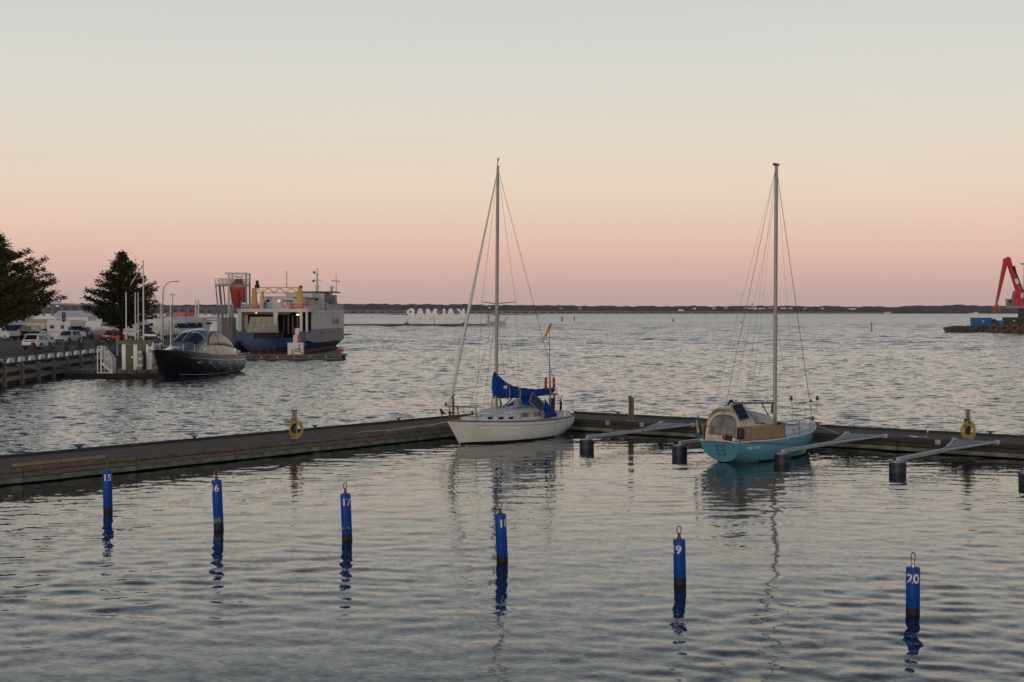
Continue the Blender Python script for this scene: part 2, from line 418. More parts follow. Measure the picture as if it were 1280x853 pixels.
p = on_left(s_left(369.0)+.5, .55); zq = ZL - R(50)
service_post(p, zq, 'black service post with red and yellow hose on the pontoon', hose=True, h=1.12)
hose_coil(p + Vector((.10, -.03, 0)), zq, 'yellow and red hose coil hung on the black pontoon post', ('hose_yellow', 'hose_yellow', 'hose_red'), 7, .42)
p = on_right(s_right(780.5), .55)
service_post(p, ZR, 'plain pale twin post standing on the pontoon between the sailboats', plain=True, h=1.12)
p = on_right(s_right(1199), .95)
service_post(p, ZR + R(38), 'dark service post wrapped by an all-yellow hose', hose=True, h=1.15)
hose_coil(p + Vector((-.06, -.02, 0)), ZR + R(38), 'all-yellow hose coil hung on the dark pontoon post', ('hose_yellow',), 6, .40)
# bolted brackets on the right fascia
for px in (760.5, 803.5, 1058, 1173.5):
    p = on_right(s_right(px), -.045)
    t = empty('fascia_bracket', (p.x, p.y, .45), ZR, 'pale square bracket bolted to the dark pontoon edge', 'bracket', 'brackets on the pontoon edge')
    box('plate', M['alu_grey'], t, (0, -.02, 0), (.22, .03, .20), bevel=.004)
    for sx in (-1, 1): MB().lathe([(.018,0),(.018,.02)], 6, (sx*.07, -.055, 0), 'y').build('bolt', M['wire'], t)
p = on_right(s_right(1138), .55)
o = MB().grid(lambda u, v: (u*.9-.45+.1*math.sin(v*5), v*.35-.17+.05*math.sin(u*7), .008+.012*math.sin(u*9+v*4)), 10, 4).build('paper_scrap', M['white'], None, thick=.004)
o.location = (p.x, p.y, PZ+.012); o.rotation_euler = (0, 0, ZR); tag(o, 'pale flat sheet lying on the dark pontoon deck', 'sheet')

# ------------------------------------------------------------------ mooring buoys with berth numbers
BUOYS = [(135, 640, 588, '15', -.0, -1.0), (273.5, 662, 600, '16', -30, -2.4), (434, 675, 617, '17', 8, -2.2), (628, 702, 642, '18', 33, -2.6), (850, 730, 674, '19', -34, -1.2), (1141, 768, 709, '20', 0, .2)]
desc = {'15': 'blue post buoy reading 15 with an edge-on ring, nearest the yellow edge timber,', '16': 'blue post buoy reading 16, the 1 turned out of sight', '17': 'leaning blue post buoy reading 17 with a pale scuff',
        '18': 'leaning blue post buoy reading 18, the 8 turning out of sight', '19': 'blue post buoy reading 19, the 1 turned aside', '20': 'upright blue post buoy reading 20 with a bright steel swivel,'}
for px, yb, yt, num, turn, lean in BUOYS:
    b = P(px, yb, 0); mpx = b.y / F; r = .0072*1.0*0 + .125
    H = (yb - yt) * mpx
    face = math.atan2(-b.x, b.y)                         # towards the quay where the boats come from
    t = empty('mooring_buoy', (b.x, b.y, 0), face*0, desc[num] + ' floating upright', 'buoy', None)
    t.rotation_euler = (R(random.uniform(-1, 1)), R(lean), 0)
    zb = .13
    MB().lathe([(r*.97, zb-.01), (r, zb), (r, H-.02), (r*.94, H), (.05, H+.004)], 28).build('body', M['buoy_blue'], t, smooth=40)
    MB().lathe([(r*.9, -.75), (r*1.0, -.7), (r*1.015, zb-.02), (r*1.012, zb-.003)], 24).build('waterline_band', M['slime'], t, smooth=40)
    MB().lathe([(.045, H), (.045, H+.05), (.028, H+.06), (.028, H+.13), (.0, H+.132)], 10).build('swivel', M['rust'] if num != '20' else M['steel'], t, smooth=40)
    pts = [(.044*math.sin(a)*1.0, 0, H+.185 + (.085 if math.cos(a) > 0 else .07)*math.cos(a)) for a in [i*math.pi/8 for i in range(16)]]
    o = tube('ring', M['wire'], t, pts, .011, 6, closed=True); o.rotation_euler = (0, 0, R({'15': 80, '16': 20}.get(num, random.uniform(0, 50))))
    tube('shackle', M['steel'], t, [(-.035, 0, H+.10), (.035, 0, H+.10)], .016, 6)
    if num in ('17', '16'):
        MB().loft([[(r*1.012*math.cos(a), r*1.012*math.sin(a), zb + (.14 if num == '17' else .05) + .03*math.sin(a*3)) for a in [i*.0645*math.pi for i in range(-20, -3)]],
                   [(r*1.012*math.cos(a), r*1.012*math.sin(a), zb + (.19 if num == '17' else .17) + .025*math.sin(a*5+1)) for a in [i*.0645*math.pi for i in range(-20, -3)]]], ring_closed=False, caps=False).build('scuff', M['board_algae'], t)
    me = text_mesh(num, .235, 0, .006)
    co = np.empty(len(me.vertices)*3, np.float32); me.vertices.foreach_get('co', co); co = co.reshape(-1, 3)
    ang = co[:, 0]/r + math.radians(-90 + turn) + math.atan2(-b.x, b.y) * 0; z = co[:, 1] + H - .27
    new = np.stack([(r+.006)*np.cos(ang), (r+.006)*np.sin(ang), z], -1)
    me.vertices.foreach_set('co', new.ravel()); me.update(); me.materials.clear(); me.materials.append(M['number_white'])
    o = bpy.data.objects.new('number', me); col.objects.link(o); o.parent = t
    o.rotation_euler = (0, 0, math.atan2(b.x, b.y) * -1)
# ------------------------------------------------------------------ Y-booms
booms = [(733.5, 561.5, 0, 0), (849.5, 569.5, 0, 0), (978, 580.5, 0, 0), (1122, 592, 0, 0), (1285, 606, 0, 0)]
lab = ['grey Y-shaped mooring boom in the empty berth beside the white sailboat', 'grey mooring boom on the left of the blue sailboat, partly behind it',
       'grey Y-shaped mooring boom alongside the starboard of the blue sailboat', 'grey Y-shaped mooring boom below the yellow hose post', 'mooring boom whose float is cut by the frame edge']
NR = Vector((-ER.y, ER.x, 0))
for i, (px, py, qx, qy) in enumerate(booms):
    f = P(px, py, 0)
    rel = f - CORNER; s = rel.dot(ER); dist = -rel.dot(NR)
    t = empty('mooring_boom', (f.x, f.y, 0), math.atan2(NR.y, NR.x), lab[i], 'boom')
    # float: local x runs to the pontoon
    w_ = .29
    MB().lathe([(w_*.96, -.25), (w_, -.22), (w_, .34), (w_*.96, .37), (.05, .375)], 20).build('float', M['float_navy'], t, smooth=40)
    MB().lathe([(w_*1.02, .22), (w_*1.02, .31)], 20).build('float_band', M['black'], t, smooth=40)
    box('float_bracket', M['alu_grey'], t, (.0, 0, .395), (.42, .24, .04))
    ln = dist - .08
    yj = ln*.60
    def zz(x): return .62 + (.60-.62)*x/ln
    MB().box((yj/2, 0, .48), (yj, .13, .13)).build('arm', M['alu_grey'], t, bevel=.012)
    for sg in (-1, 1):
        MB().tube([(yj-.12, sg*.03, .485), (ln-.05, sg*.80, .60)], .058, 8).build('fork_leg', M['alu_grey'], t, smooth=40)
        box('hinge', M['alu_grey'], t, (ln-.02, sg*.82, .59), (.14, .18, .16), bevel=.01)
    MB().hexa([(yj+.05,-.05,.56),(yj+.05,.05,.56),(ln-.3,.55,.63),(ln-.3,-.55,.63),(yj+.05,-.05,.57),(yj+.05,.05,.57),(ln-.3,.55,.64),(ln-.3,-.55,.64)]).build('walk_plate', M['grey'], t)
    tube('cross_tube', M['alu_grey'], t, [(ln-.3, -.66, .61), (ln-.3, .66, .61)], .035, 6)
    box('clamp', M['wire'], t, (yj-.03, 0, .485), (.10, .16, .16))

# ------------------------------------------------------------------ sailing boats
def sm(a, b, x):
    t = max(0, min(1, (x-a)/(b-a))); return t*t*(3-2*t)
def lerp_tab(tab, x):
    for (a, va), (b, vb) in zip(tab, tab[1:]):
        if x <= b:
            t = 0 if b == a else (x-a)/(b-a); t = max(0, t); return va + (vb-va)*t
    return tab[-1][1]
def smooth_tab(tab, x):                                    # Catmull-Rom through the table
    xs = [p[0] for p in tab]; ys = [p[1] for p in tab]; n = len(xs)
    i = 0
    while i < n-2 and x > xs[i+1]: i += 1
    t = (x-xs[i])/(xs[i+1]-xs[i]); t = max(0, min(1, t))
    def sl(k):
        a, b = max(0, k-1), min(n-1, k+1); return (ys[b]-ys[a])/(xs[b]-xs[a])
    h = xs[i+1]-xs[i]; m0, m1 = sl(i)*h, sl(i+1)*h
    return (2*t**3-3*t*t+1)*ys[i] + (t**3-2*t*t+t)*m0 + (-2*t**3+3*t*t)*ys[i+1] + (t**3-t*t)*m1
class Hull:
    """x runs forward from the transom (0) to the bow tip (L); z = 0 is the water."""
    def __init__(s, L, beam, sheer, bottom, stem_rake, transom_rake, full):
        s.L, s.beam, s.sheer, s.bottom, s.sr, s.tr, s.full = L, beam, sheer, bottom, stem_rake, transom_rake, full
    def b(s, u): return max(0.0, smooth_tab(s.beam, u)) if u < 1 else 0.0
    def zs(s, u): return smooth_tab(s.sheer, u)
    def zb(s, u): return smooth_tab(s.bottom, u)
    def pt(s, u, v, side, grow=0.0):
        zs, zb = s.zs(u), s.zb(u); z = zs - (zs-zb)*v
        fu = lerp_tab(s.full, u)
        p = 1.05 + 2.2*fu; q = 1.0 + 1.1*fu
        g = max(0, 1 - v**p)**(1/q)
        y = (s.b(u)*g + grow) * side
        x = u*s.L - s.sr*sm(.55, 1, u)*(zs-z) + s.tr*(1-sm(0, .3, u))*(zs-z)
        return Vector((x, y, z))
    def shell(s, z0=None, nu=36, nv=14, keep=lambda z: True):
        m = MB()
        rings = []
        for i in range(nu+1):
            u = (i/nu); u = u*.985 + .015*sm(.8, 1, u) if u < 1 else 1
            r = [s.pt(u, j/nv, 1) for j in range(nv+1)] + [s.pt(u, j/nv, -1) for j in range(nv-1, -1, -1)]
            rings.append(r)
        m.loft(rings, ring_closed=False, caps=False)
        m.add(rings[0], [tuple(range(len(rings[0])))])
        return m
    def deck(s, nu=30, drop=.0, camber=.05, u0=0, u1=1):
        def f(a, c):
            u = u0 + (u1-u0)*a; t = (c*2-1); b = s.b(u)
            return (u*s.L, b*t, s.zs(u) - drop + camber*(1-t*t))
        return MB().grid(f, nu, 8)
    def rim(s, side, r, dz=0, u0=0, u1=.995, n=36, grow=0, v=0):
        return [s.pt(u0+(u1-u0)*i/n, v, side, grow) + Vector((0, 0, dz)) for i in range(n+1)]
def split_hull(h, parent, mat, bmat, stripe):
    h.shell().build('hull', mat, parent, smooth=50)
def trunk(h, u0, u1, wfun, hfun, n=16, tum=.82):
    """coachroof lofted along the deck: width wfun(a), height hfun(a)"""
    rings = []
    for i in range(n+1):
        a = i/n; u = u0 + (u1-u0)*a; w_, hh = wfun(a), hfun(a); z = h.zs(u)+.02; x = u*h.L
        rings.append([(x, w_, z), (x, w_*(.5+.5*tum)+.0, z+hh*.55), (x, w_*tum, z+hh*.9), (x, w_*tum*.7, z+hh*1.0), (x, 0, z+hh*1.06), (x, -w_*tum*.7, z+hh), (x, -w_*tum, z+hh*.9), (x, -w_*(.5+.5*tum), z+hh*.55), (x, -w_, z)])
    return MB().loft(rings, ring_closed=False, caps=True)
def side_window(h, u, w_, zc, side, wid, hgt, mat, parent, name='window', yaw=0, frame=True):
    p = Vector((u*h.L, side*w_, zc))
    o = box(name, mat, parent, p, (wid, .02, hgt), rz=-side*yaw, rx=side*R(14)*-1*-1, bevel=.008)
    return o
def wire(parent, a, b, r=.007, name='stay', mat='wire'): return tube(name, M[mat], parent, [a, b], r, 5)
def solar_panel(parent, c, w_, hgt, rot, name='solar_panel'):
    o = MB().box((0,0,0), (w_, .03, hgt)).build(name, M['solar'], parent); o.location = c; o.rotation_euler = rot
    m = MB()
    for i in range(1, 4): m.box((-w_/2 + w_*i/4, -.018, 0), (.008, .006, hgt*.96))
    for i in range(1, 3): m.box((0, -.018, -hgt/2 + hgt*i/3), (w_*.96, .006, .008))
    m.build('cell_lines', M['solar_line'], o)
    f = MB()
    for sx in (-1, 1): f.box((sx*w_/2, -.002, 0), (.02, .042, hgt+.02))
    for sz in (-1, 1): f.box((0, -.002, sz*hgt/2), (w_, .042, .02))
    f.build('frame', M['grey'], o)
    return o

# ---- white sloop, bow towards the camera side, stern in the pontoon corner
tip = PD(558.5, 528.6, 58.3); dirw = Vector((-.613, -.79, 0)).normalized()
LW = 8.15
sternw = tip - dirw*LW
boat = empty('sailboat', (sternw.x, sternw.y, 0), math.atan2(dirw.y, dirw.x), 'white sailboat with blue sail cover moored in the pontoon corner', 'sailboat')
HW = Hull(LW, [(0,.62),(.08,.92),(.25,1.24),(.45,1.34),(.65,1.16),(.82,.72),(.93,.32),(1,.03)],
          [(0,.80),(.3,.80),(.55,.84),(.8,.93),(1,1.03)],
          [(0,.30),(.06,.12),(.14,-.10),(.3,-.45),(.6,-.5),(.85,-.45),(1,-.35)], .80, -.35,
          [(0,.75),(.3,1.0),(.55,.95),(.8,.5),(1,.12)])
HW.shell(nu=40, nv=16).build('hull', M['gelcoat_white'], boat, smooth=50)
def x_for_px(origin, d, px, y, lo, hi):
    """local x on the boat whose point (x, y) is seen in photo column px"""
    for _ in range(50):
        m_ = (lo+hi)/2; yy = y(m_) if callable(y) else y
        p_ = Vector((origin.x, origin.y, 0)) + d*m_ + Vector((-d.y, d.x, 0))*yy
        q_ = 640 + p_.x/p_.y*F
        if (q_ > px) == (d.x < 0): lo = m_
        else: hi = m_
    return (lo+hi)/2
# dark underwater paint just at the water line
def wl_band(h, parent, mat, z0, z1, u0, u1, grow, name, n=34):
    m = MB()
    for side in (1, -1):
        rings = []
        for i in range(n+1):
            u = u0 + (u1-u0)*i/n; zs, zb = h.zs(u), h.zb(u)
            row = []
            for k in range(4):
                z = z0 + (z1-z0)*k/3; v = (zs - max(z, zb+.002))/(zs-zb); row.append(h.pt(u, min(1, v), side, grow))
            rings.append(row)
        m.loft(rings, ring_closed=False, caps=False)
    return m.build(name, mat, parent, smooth=50)
wl_band(HW, boat, M['antifoul'], -.3, .075, .115, .995, .006, 'boot_top')
for side in (1, -1):
    m = MB(); rows = []
    for i in range(31):
        u = .06 + .80*i/30; zs, zb = HW.zs(u), HW.zb(u); v = .155/(zs-zb)
        rows.append(HW.pt(u, v, side, .008))
    m.tube(rows, .012, 5); m.build('pinstripe', M['grey'], boat, smooth=50)
    MB().tube(HW.rim(side, .03, .0, 0, .99, 34, .006), .028, 6).build('rubbing_strake', M['teak'], boat, smooth=50)
HW.deck().build('deck', M['deck_white'], boat, smooth=50)
# coachroof in two steps
def tw(x): return max(.12, min(.90, HW.b(x/LW) - .34))
UA, UB, UC = .295, .675, .865
trunk(HW, UB-.03, UC, lambda a: tw((UB-.03+(UC-UB+.03)*a)*LW), lambda a: .25-.12*a).build('foredeck_trunk', M['deck_white'], boat, smooth=35)
trunk(HW, UA, UB, lambda a: tw((UA+(UB-UA)*a)*LW), lambda a: .58-.14*a if a < .80 else .468-.20*(a-.80)/.20).build('coachroof', M['deck_white'], boat, smooth=35)
for sg in (1, -1):
    for k, px in enumerate((612.8, 626.5, 639)):
        x_ = x_for_px(sternw, dirw, px, tw, 2, LW-.5); yw = math.atan2(tw(x_+.1)-tw(x_-.1), .2)
        box('portlight', M['glass_navy'], boat, (x_, sg*(tw(x_)-.01), HW.zs(x_/LW)+.14), (.22, .05, .10), rz=sg*yw, bevel=.01)
    for px in (657, 672.5):
        x_ = x_for_px(sternw, dirw, px, tw, 2, LW-.5); yw = math.atan2(tw(x_+.1)-tw(x_-.1), .2)
        box('cabin_window', M['glass_grey'], boat, (x_, sg*(tw(x_)-.03), HW.zs(x_/LW)+.24), (.44, .06, .19), rz=sg*yw, rx=sg*R(12), bevel=.01)
box('hatch', M['glass_grey'], boat, (.775*LW, 0, HW.zs(.775)+.20), (.42, .42, .05), bevel=.01)
# cockpit coaming and stern locker
for side in (1, -1): MB().hexa([(.03*LW, side*.50, .82), (.30*LW, side*.80, .80), (.30*LW, side*.90, .80), (.03*LW, side*.62, .82), (.03*LW, side*.50, .98), (.30*LW, side*.78, 1.12), (.30*LW, side*.87, 1.12), (.03*LW, side*.60, .98)]).build('coaming', M['deck_white'], boat, bevel=.02)
box('stern_locker', M['deck_white'], boat, (.035*LW, 0, .92), (.5, .95, .18), bevel=.03)
# mast and rigging
mx = LW - 3.25; MTOP = 11.72
def mastx(z): return mx - .012*(z-1)
MB().loft([[(mastx(z)+rr*1.35*math.cos(a), rr*math.sin(a), z) for a in [i*math.pi/6 for i in range(12)]] for z, rr in ((.98,.065),(9.5,.065),(MTOP,.048))]).build('mast', M['alu'], boat, smooth=60)
for sg in (1, -1): tube('spreader', M['alu'], boat, [(mastx(5.85), 0, 5.85), (mastx(5.85)-.12, sg*.92, 5.92)], [.028, .016], 6)
mh = Vector((mastx(MTOP), 0, MTOP-.1))
bowp = Vector((LW-.12, 0, 1.08))
# furled headsail round the forestay
fs = [mh + Vector((.10,0,-.35)) + (bowp+Vector((0,0,.55)) - mh - Vector((.10,0,-.35)))*(i/24) for i in range(25)]
tube('furled_headsail', M['deck_white'], boat, fs, [.026 + .034*min(1, i/14) - (.02 if i == 24 else 0) for i in range(25)], 8)
wire(boat, mh, bowp, .010, 'forestay')
MB().lathe([(.05,0),(.11,.02),(.11,.05),(.06,.07),(.06,.15),(.11,.17),(.11,.20),(.05,.22)], 12, (LW-.20, 0, 1.18)).build('furling_drum', M['rust'], boat, smooth=40)
wire(boat, mh, (.06, 0, .95), .010, 'backstay', 'rust')
for sg in (1, -1):
    sp = Vector((mastx(5.85)-.12, sg*.92, 5.92)); cp = Vector((mx-.1, sg*1.22, .86))
    wire(boat, mh - Vector((0,0,.1)), sp, .007, 'shroud'); wire(boat, sp, cp, .007, 'shroud')
    wire(boat, (mastx(5.7), 0, 5.7), (mx-.55, sg*1.22, .86), .007, 'lower_shroud'); wire(boat, (mastx(5.7), 0, 5.7), (mx+.55, sg*1.18, .88), .007, 'lower_shroud')
tube('instrument_bar', M['wire'], boat, [(mastx(MTOP)-.20, -.05, MTOP+.02), (mastx(MTOP)+.02, 0, MTOP+.03), (mastx(MTOP)+.30, .22, MTOP+.10)], .016, 5)
tube('wind_vane', M['black'], boat, [(mastx(MTOP)+.22, .15, MTOP+.08), (mastx(MTOP)+.33, .3, MTOP+.26), (mastx(MTOP)+.5, .42, MTOP+.29)], [.014,.02,.012], 5)
tube('antenna', M['black'], boat, [(mastx(MTOP)-.12, -.1, MTOP), (mastx(MTOP)-.12, -.12, MTOP+.38), (mastx(MTOP)-.5, -.3, MTOP+.36)], .010, 5)
# boom with the blue sail cover
b0 = Vector((mx-.1, 0, 1.86)); b1 = Vector((mx-4.25, 0, 1.78))
tube('boom', M['alu'], boat, [b0, b1 + Vector((-.15, 0, .0))], .055, 8)
rings = []
for i in range(29):
    a = i/28; x = mx + .16 - 4.35*a
    top = lerp_tab([(0, 2.93), (.04, 2.93), (.09, 2.74), (.16, 2.53), (.28, 2.32), (.45, 2.17), (.62, 2.09), (.72, 2.06), (.8, 2.09), (.98, 2.08), (1, 2.03)], a) + .018*math.sin(i*1.9)
    bot = lerp_tab([(0, 1.80), (.4, 1.72), (.62, 1.69), (.74, 1.74), (.95, 1.80), (1, 1.88)], a) + .014*math.sin(i*2.7+1)
    hw = lerp_tab([(0,.11), (.1,.15), (.5,.14), (1,.09)], a)*(1 + .08*math.sin(i*2.3)); c = (top+bot)/2; hh = (top-bot)/2
    ring = []
    for j in range(14):
        t_ = 2*math.pi*j/14; sy, sz = math.sin(t_), math.cos(t_)
        ring.append((x, hw*sy*(1 - .45*max(0, sz)) + .012*math.sin(i*1.3+j), c + hh*sz))
    rings.append(ring)
cov = MB().loft(rings).build('sail_cover', M['canvas_blue'], boat, smooth=70)
for a in (.22, .40, .66):
    i_ = round(a*28); MB().tube([Vector(v_)*1.0 + Vector((0, .012 if v_[1] > 0 else -.012, 0)) for v_ in rings[i_]], .014, 5, closed=True).build('strap', M['rope_light'] if a < .6 else M['canvas_blue'], cov, smooth=50)
box('sailmaker_patch', M['number_white'], cov, (mx-.45, .155, 2.26), (.22, .03, .13), rx=R(10))
# mast foot gear, kicker, halyards
tube('winch', M['steel'], boat, [(mx-.25, .25, 1.2), (mx-.25, .25, 1.38)], .06, 8)
for dx, dy in ((.18,.1), (.13,-.14), (-.2,.12), (-.16,-.1)): tube('halyard_bundle', M['rope_light'] if dx > 0 else M['rust'], boat, [(mx+dx*.6, dy*.6, 1.9), (mx+dx, dy, 1.55), (mx+dx*.9, dy, 1.15)], [.03, .05, .035], 6)
tube('kicker', M['grey'], boat, [(mx-.12, 0, 1.15), (mx-1.1, 0, 1.72)], .04, 6)
box('halyard_winch_box', M['grey'], boat, (mx-1.5, 0, 1.48), (.28, .26, .42), bevel=.04)
tube('grab_rail', M['teak'], boat, [(mx-.6, .55, 1.30), (mx-.7, .55, 1.36), (mx-1.7, .58, 1.42), (mx-1.8, .58, 1.38)], .018, 6)
tube('grab_rail', M['teak'], boat, [(mx-.6, -.55, 1.30), (mx-.7, -.55, 1.36), (mx-1.7, -.58, 1.42), (mx-1.8, -.58, 1.38)], .018, 6)
# sprayhood: bows and the blue cloth behind
def arch(x0, x1, wd, z0, z1, n=14): return [(x0 + (x1-x0)*math.sin(math.pi*i/n), wd*math.cos(math.pi*i/n), z0 + (z1-z0)*math.sin(math.pi*i/n)**.7) for i in range(n+1)]
xs = LW - 5.66
def hoodf(u, v):
    A = arch(xs+.75, xs+.62, .78, 1.30, 1.42); B = arch(xs+.02, xs-.12, .84, 1.12, 1.72)
    f = v*14; i = min(13, int(f)); t_ = f-i
    pa = Vector(A[i]).lerp(Vector(A[i+1]), t_); pb = Vector(B[i]).lerp(Vector(B[i+1]), t_)
    return pa.lerp(pb, u) + Vector((0, 0, .10*math.sin(math.pi*u)))
MB().grid(hoodf, 8, 28).build('sprayhood', M['canvas_blue'], boat, smooth=60, thick=.01)
MB().grid(lambda u, v: hoodf(.25+.5*u, .06+.16*v) + Vector((.0, .014, .01)), 5, 5).build('sprayhood_window', M['deck_white'], boat, smooth=60, thick=.004)
# lee cloth on the port quarter, triangular
MB().grid(lambda u, v: Vector((2.85 - u*1.0, 1.06-.06*u + .02*math.sin(u*7+v*3), .86+.02*u + v*(.86 - .74*u))), 8, 6).build('quarter_cloth', M['canvas_blue'], boat, smooth=60, thick=.012)
xs_ = x_for_px(sternw, dirw, 671, 1.10, 1, LW-1)
sp_ = solar_panel(boat, (xs_, 1.10, 1.58), .64, .74, (0, 0, 0))
sp_.rotation_mode = 'QUATERNION'; sp_.rotation_quaternion = (Matrix.Rotation(R(180), 3, 'Z') @ Matrix.Rotation(R(-30), 3, 'X') @ Matrix.Rotation(R(-40), 3, 'Y')).to_quaternion()
# pulpit, stanchions, lifelines
pp = [(LW-1.35, .50, .98), (LW-1.25, .50, 1.52), (LW-.45, .24, 1.62), (LW+.08, .0, 1.64), (LW-.45, -.24, 1.62), (LW-1.25, -.50, 1.52), (LW-1.35, -.50, .98)]
tube('pulpit', M['rust'], boat, pp, .020, 6)
for sg in (1, -1): tube('pulpit_leg', M['rust'], boat, [(LW-.5, sg*.22, 1.02), (LW-.42, sg*.24, 1.62)], .018, 6)
def rail(side, us, zt, parent=boat, h=HW, mat='steel'):
    tops = []
    for u in us:
        p_ = h.pt(u, 0, side); p_.y -= side*.05
        tube('stanchion', M[mat], parent, [p_, p_ + Vector((0, 0, zt))], .013, 6); tops.append(p_ + Vector((0, 0, zt)))
    return tops
for sg in (1, -1):
    tp = rail(sg, (.26, .42, .58, .73), .58); tp = [Vector((.10*LW, sg*.80, 1.45))] + tp + [Vector((LW-1.25, sg*.50, 1.52))]
    for a, b in zip(tp, tp[1:]): wire(boat, a, b, .006, 'lifeline'); wire(boat, a - Vector((0,0,.28)), b - Vector((0,0,.28)), .005, 'lifeline')
# anchor and roller on the stem
box('bow_roller', M['rust'], boat, (LW+.05, .0, 1.06), (.75, .14, .06), bevel=.01)
tube('anchor_shank', M['rust'], boat, [(LW-.05, 0, 1.12), (LW+.25, 0, 1.18), (LW+.32, 0, 1.30)], .026, 6)
MB().loft([[(LW+.16,-.16,1.30),(LW+.16,.16,1.30),(LW+.19,.16,1.30),(LW+.19,-.16,1.30)],[(LW+.40,-.03,1.55),(LW+.40,.03,1.55),(LW+.43,.03,1.54),(LW+.43,-.03,1.54)]]).build('anchor_fluke', M['rust'], boat)
tube('anchor_windlass', M['rust'], boat, [(LW-.42, .0, 1.02), (LW-.42, 0, 1.9), (LW-.36, 0, 2.02), (LW-.5, 0, 2.06)], [.05,.045,.05,.03], 7)
box('windlass_base', M['rust'], boat, (LW-.42, 0, 1.08), (.3, .22, .12), bevel=.02)
tube('bow_light', M['rust'], boat, [(LW+.06, .0, 1.64), (LW+.06, 0, 1.78)], .05, 7)
# stern rails, tall gantry frame, lifebuoys, danbuoy, outboard tiller
st = [(.15*LW, .98, .83), (.15*LW, .98, 1.46), (.02*LW, .66, 1.46), (-.08, .30, 1.46), (-.08, -.30, 1.46), (.02*LW, -.66, 1.46), (.15*LW, -.98, 1.46), (.15*LW, -.98, .83)]
tube('pushpit', M['steel'], boat, st, .014, 6)
for sg in (1, -1): tube('pushpit_leg', M['steel'], boat, [(.0, sg*.55, .82), (.0, sg*.58, 1.46)], .014, 6)
gz = 2.42
xg = x_for_px(sternw, dirw, 675, -.3, .2, 5)
tube('gantry', M['steel'], boat, [(-.02, -.75, .95), (-.08, -.80, 1.5), (-.05, -.75, gz), (xg, .60, gz+.02), (xg, .95, 1.5), (xg, .98, .85)], .014, 6)
tube('gantry_bar', M['steel'], boat, [(-.06, -.78, 1.62), (xg, .90, 1.62)], .010, 6)
def sx(px, y): return x_for_px(sternw, dirw, px, y, -.5, 6)
for px, yy in ((692.3, .25), (682.2, .10)):
    x_ = sx(px, yy)
    pts = [(x_ + .10*math.sin(a), yy + .07*math.sin(a), 2.28 + .24*math.cos(a)) for a in [R(-150) + i*R(300)/12 for i in range(13)]]
    tube('horseshoe_lifebuoy', M['red'], boat, pts, .055, 8)
xd = sx(687.3, .12)
tube('danbuoy_pole', M['wire'], boat, [(xd, .12, 1.0), (xd, .11, 3.0), (xd, .10, 4.98)], [.03, .02, .011], 6)
MB().grid(lambda u, v: (xd + .02*math.sin(v*4) + .10 + .06*(1-v) - .16*v + .11*u*-.6, .10 - .02 + .06*(1-v)*0 + .09*u - .16*(1-v), 4.40 + .58*v - .02*u), 3, 6).build('danbuoy_flag', M['orange'], boat, smooth=50, thick=.02)
x_ = sx(692.8, -.1)
tube('throw_line_tube', M['orange_red'], boat, [(x_, -.1, 1.75), (x_, -.12, 1.0)], .05, 7)
box('dark_bag', M['black'], boat, (sx(690, 0), 0, 1.38), (.14, .26, .46), bevel=.04)
x_ = sx(702, -.3)
tube('outboard_leg', M['black'], boat, [(x_+.06, -.26, 1.66), (x_, -.32, 1.38), (x_, -.36, .95)], [.04, .06, .06], 7)
xd2 = sx(688.3, .3)
tube('mast_light_pole', M['steel'], boat, [(xd2, .3, 1.0), (xd2, .3, 3.05)], [.022, .014], 6)
# mooring lines
wire(boat, (LW-.3, -.25, 1.0), (LW-1.0, -2.0, .6), .013, 'mooring_line', 'rope_light'); wire(boat, (.2, -.8, .85), (-.4, -2.0, .6), .013, 'mooring_line', 'rope_light')
wire(boat, (LW-.15, 0, .98), (LW+1.6, -1.9, .6), .013, 'mooring_line', 'rope_light')

# ---- blue sloop, stern towards the camera
sb = PD(897, 554, 51.5); bb = PD(1018, 533, 57.0)
dirb = Vector((bb.x-sb.x, bb.y-sb.y, 0)); LBL = dirb.length; dirb.normalize()
boat2 = empty('sailboat', (sb.x, sb.y, 0), math.atan2(dirb.y, dirb.x), 'light blue sailboat with beige cockpit tent and bare mast', 'sailboat')
HB = Hull(LBL, [(0,.76),(.12,.93),(.3,1.13),(.5,1.20),(.68,1.06),(.84,.67),(.94,.30),(1,.03)],
          [(0,.78),(.3,.76),(.55,.80),(.8,.89),(1,1.02)],
          [(0,.02),(.08,-.10),(.2,-.35),(.5,-.5),(.85,-.45),(1,-.35)], .62, .50,
          [(0,.72),(.3,.9),(.55,.8),(.8,.4),(1,.1)])
HB.shell(nu=40, nv=16).build('hull', M['hull_blue'], boat2, smooth=50)
wl_band(HB, boat2, M['antifoul'], -.3, .06, .05, .995, .006, 'boot_top')
HB.deck().build('deck', M['deck_white'], boat2, smooth=50)
for side in (1, -1):
    MB().tube(HB.rim(side, .03, .02, 0, .99, 34, -.012), .030, 6).build('toe_rail', M['deck_white'], boat2, smooth=50)
MB().tube([(0, .76, .80), (-.02, .4, .83), (-.02, -.4, .83), (0, -.76, .80)], .028, 6).build('stern_rail_cap', M['deck_white'], boat2, smooth=50)
trunk(HB, .50, .86, lambda a: .70-.36*a, lambda a: .30-.17*a).build('coachroof', M['deck_white'], boat2, smooth=35)
for sd_ in (1, -1):
    for u, mm_ in ((.64, .585), (.72, .50)): side_window(HB, u, mm_, HB.zs(u)+.14, sd_, .26, .09, M['glass_grey'], boat2, 'portlight', R(9))
box('hatch', M['glass_grey'], boat2, (.74*LBL, 0, HB.zs(.74)+.25), (.4, .4, .05), bevel=.01)
mx2 = 4.09; MT2 = 11.12
def mastx2(z): return mx2 + .004*(z-1)
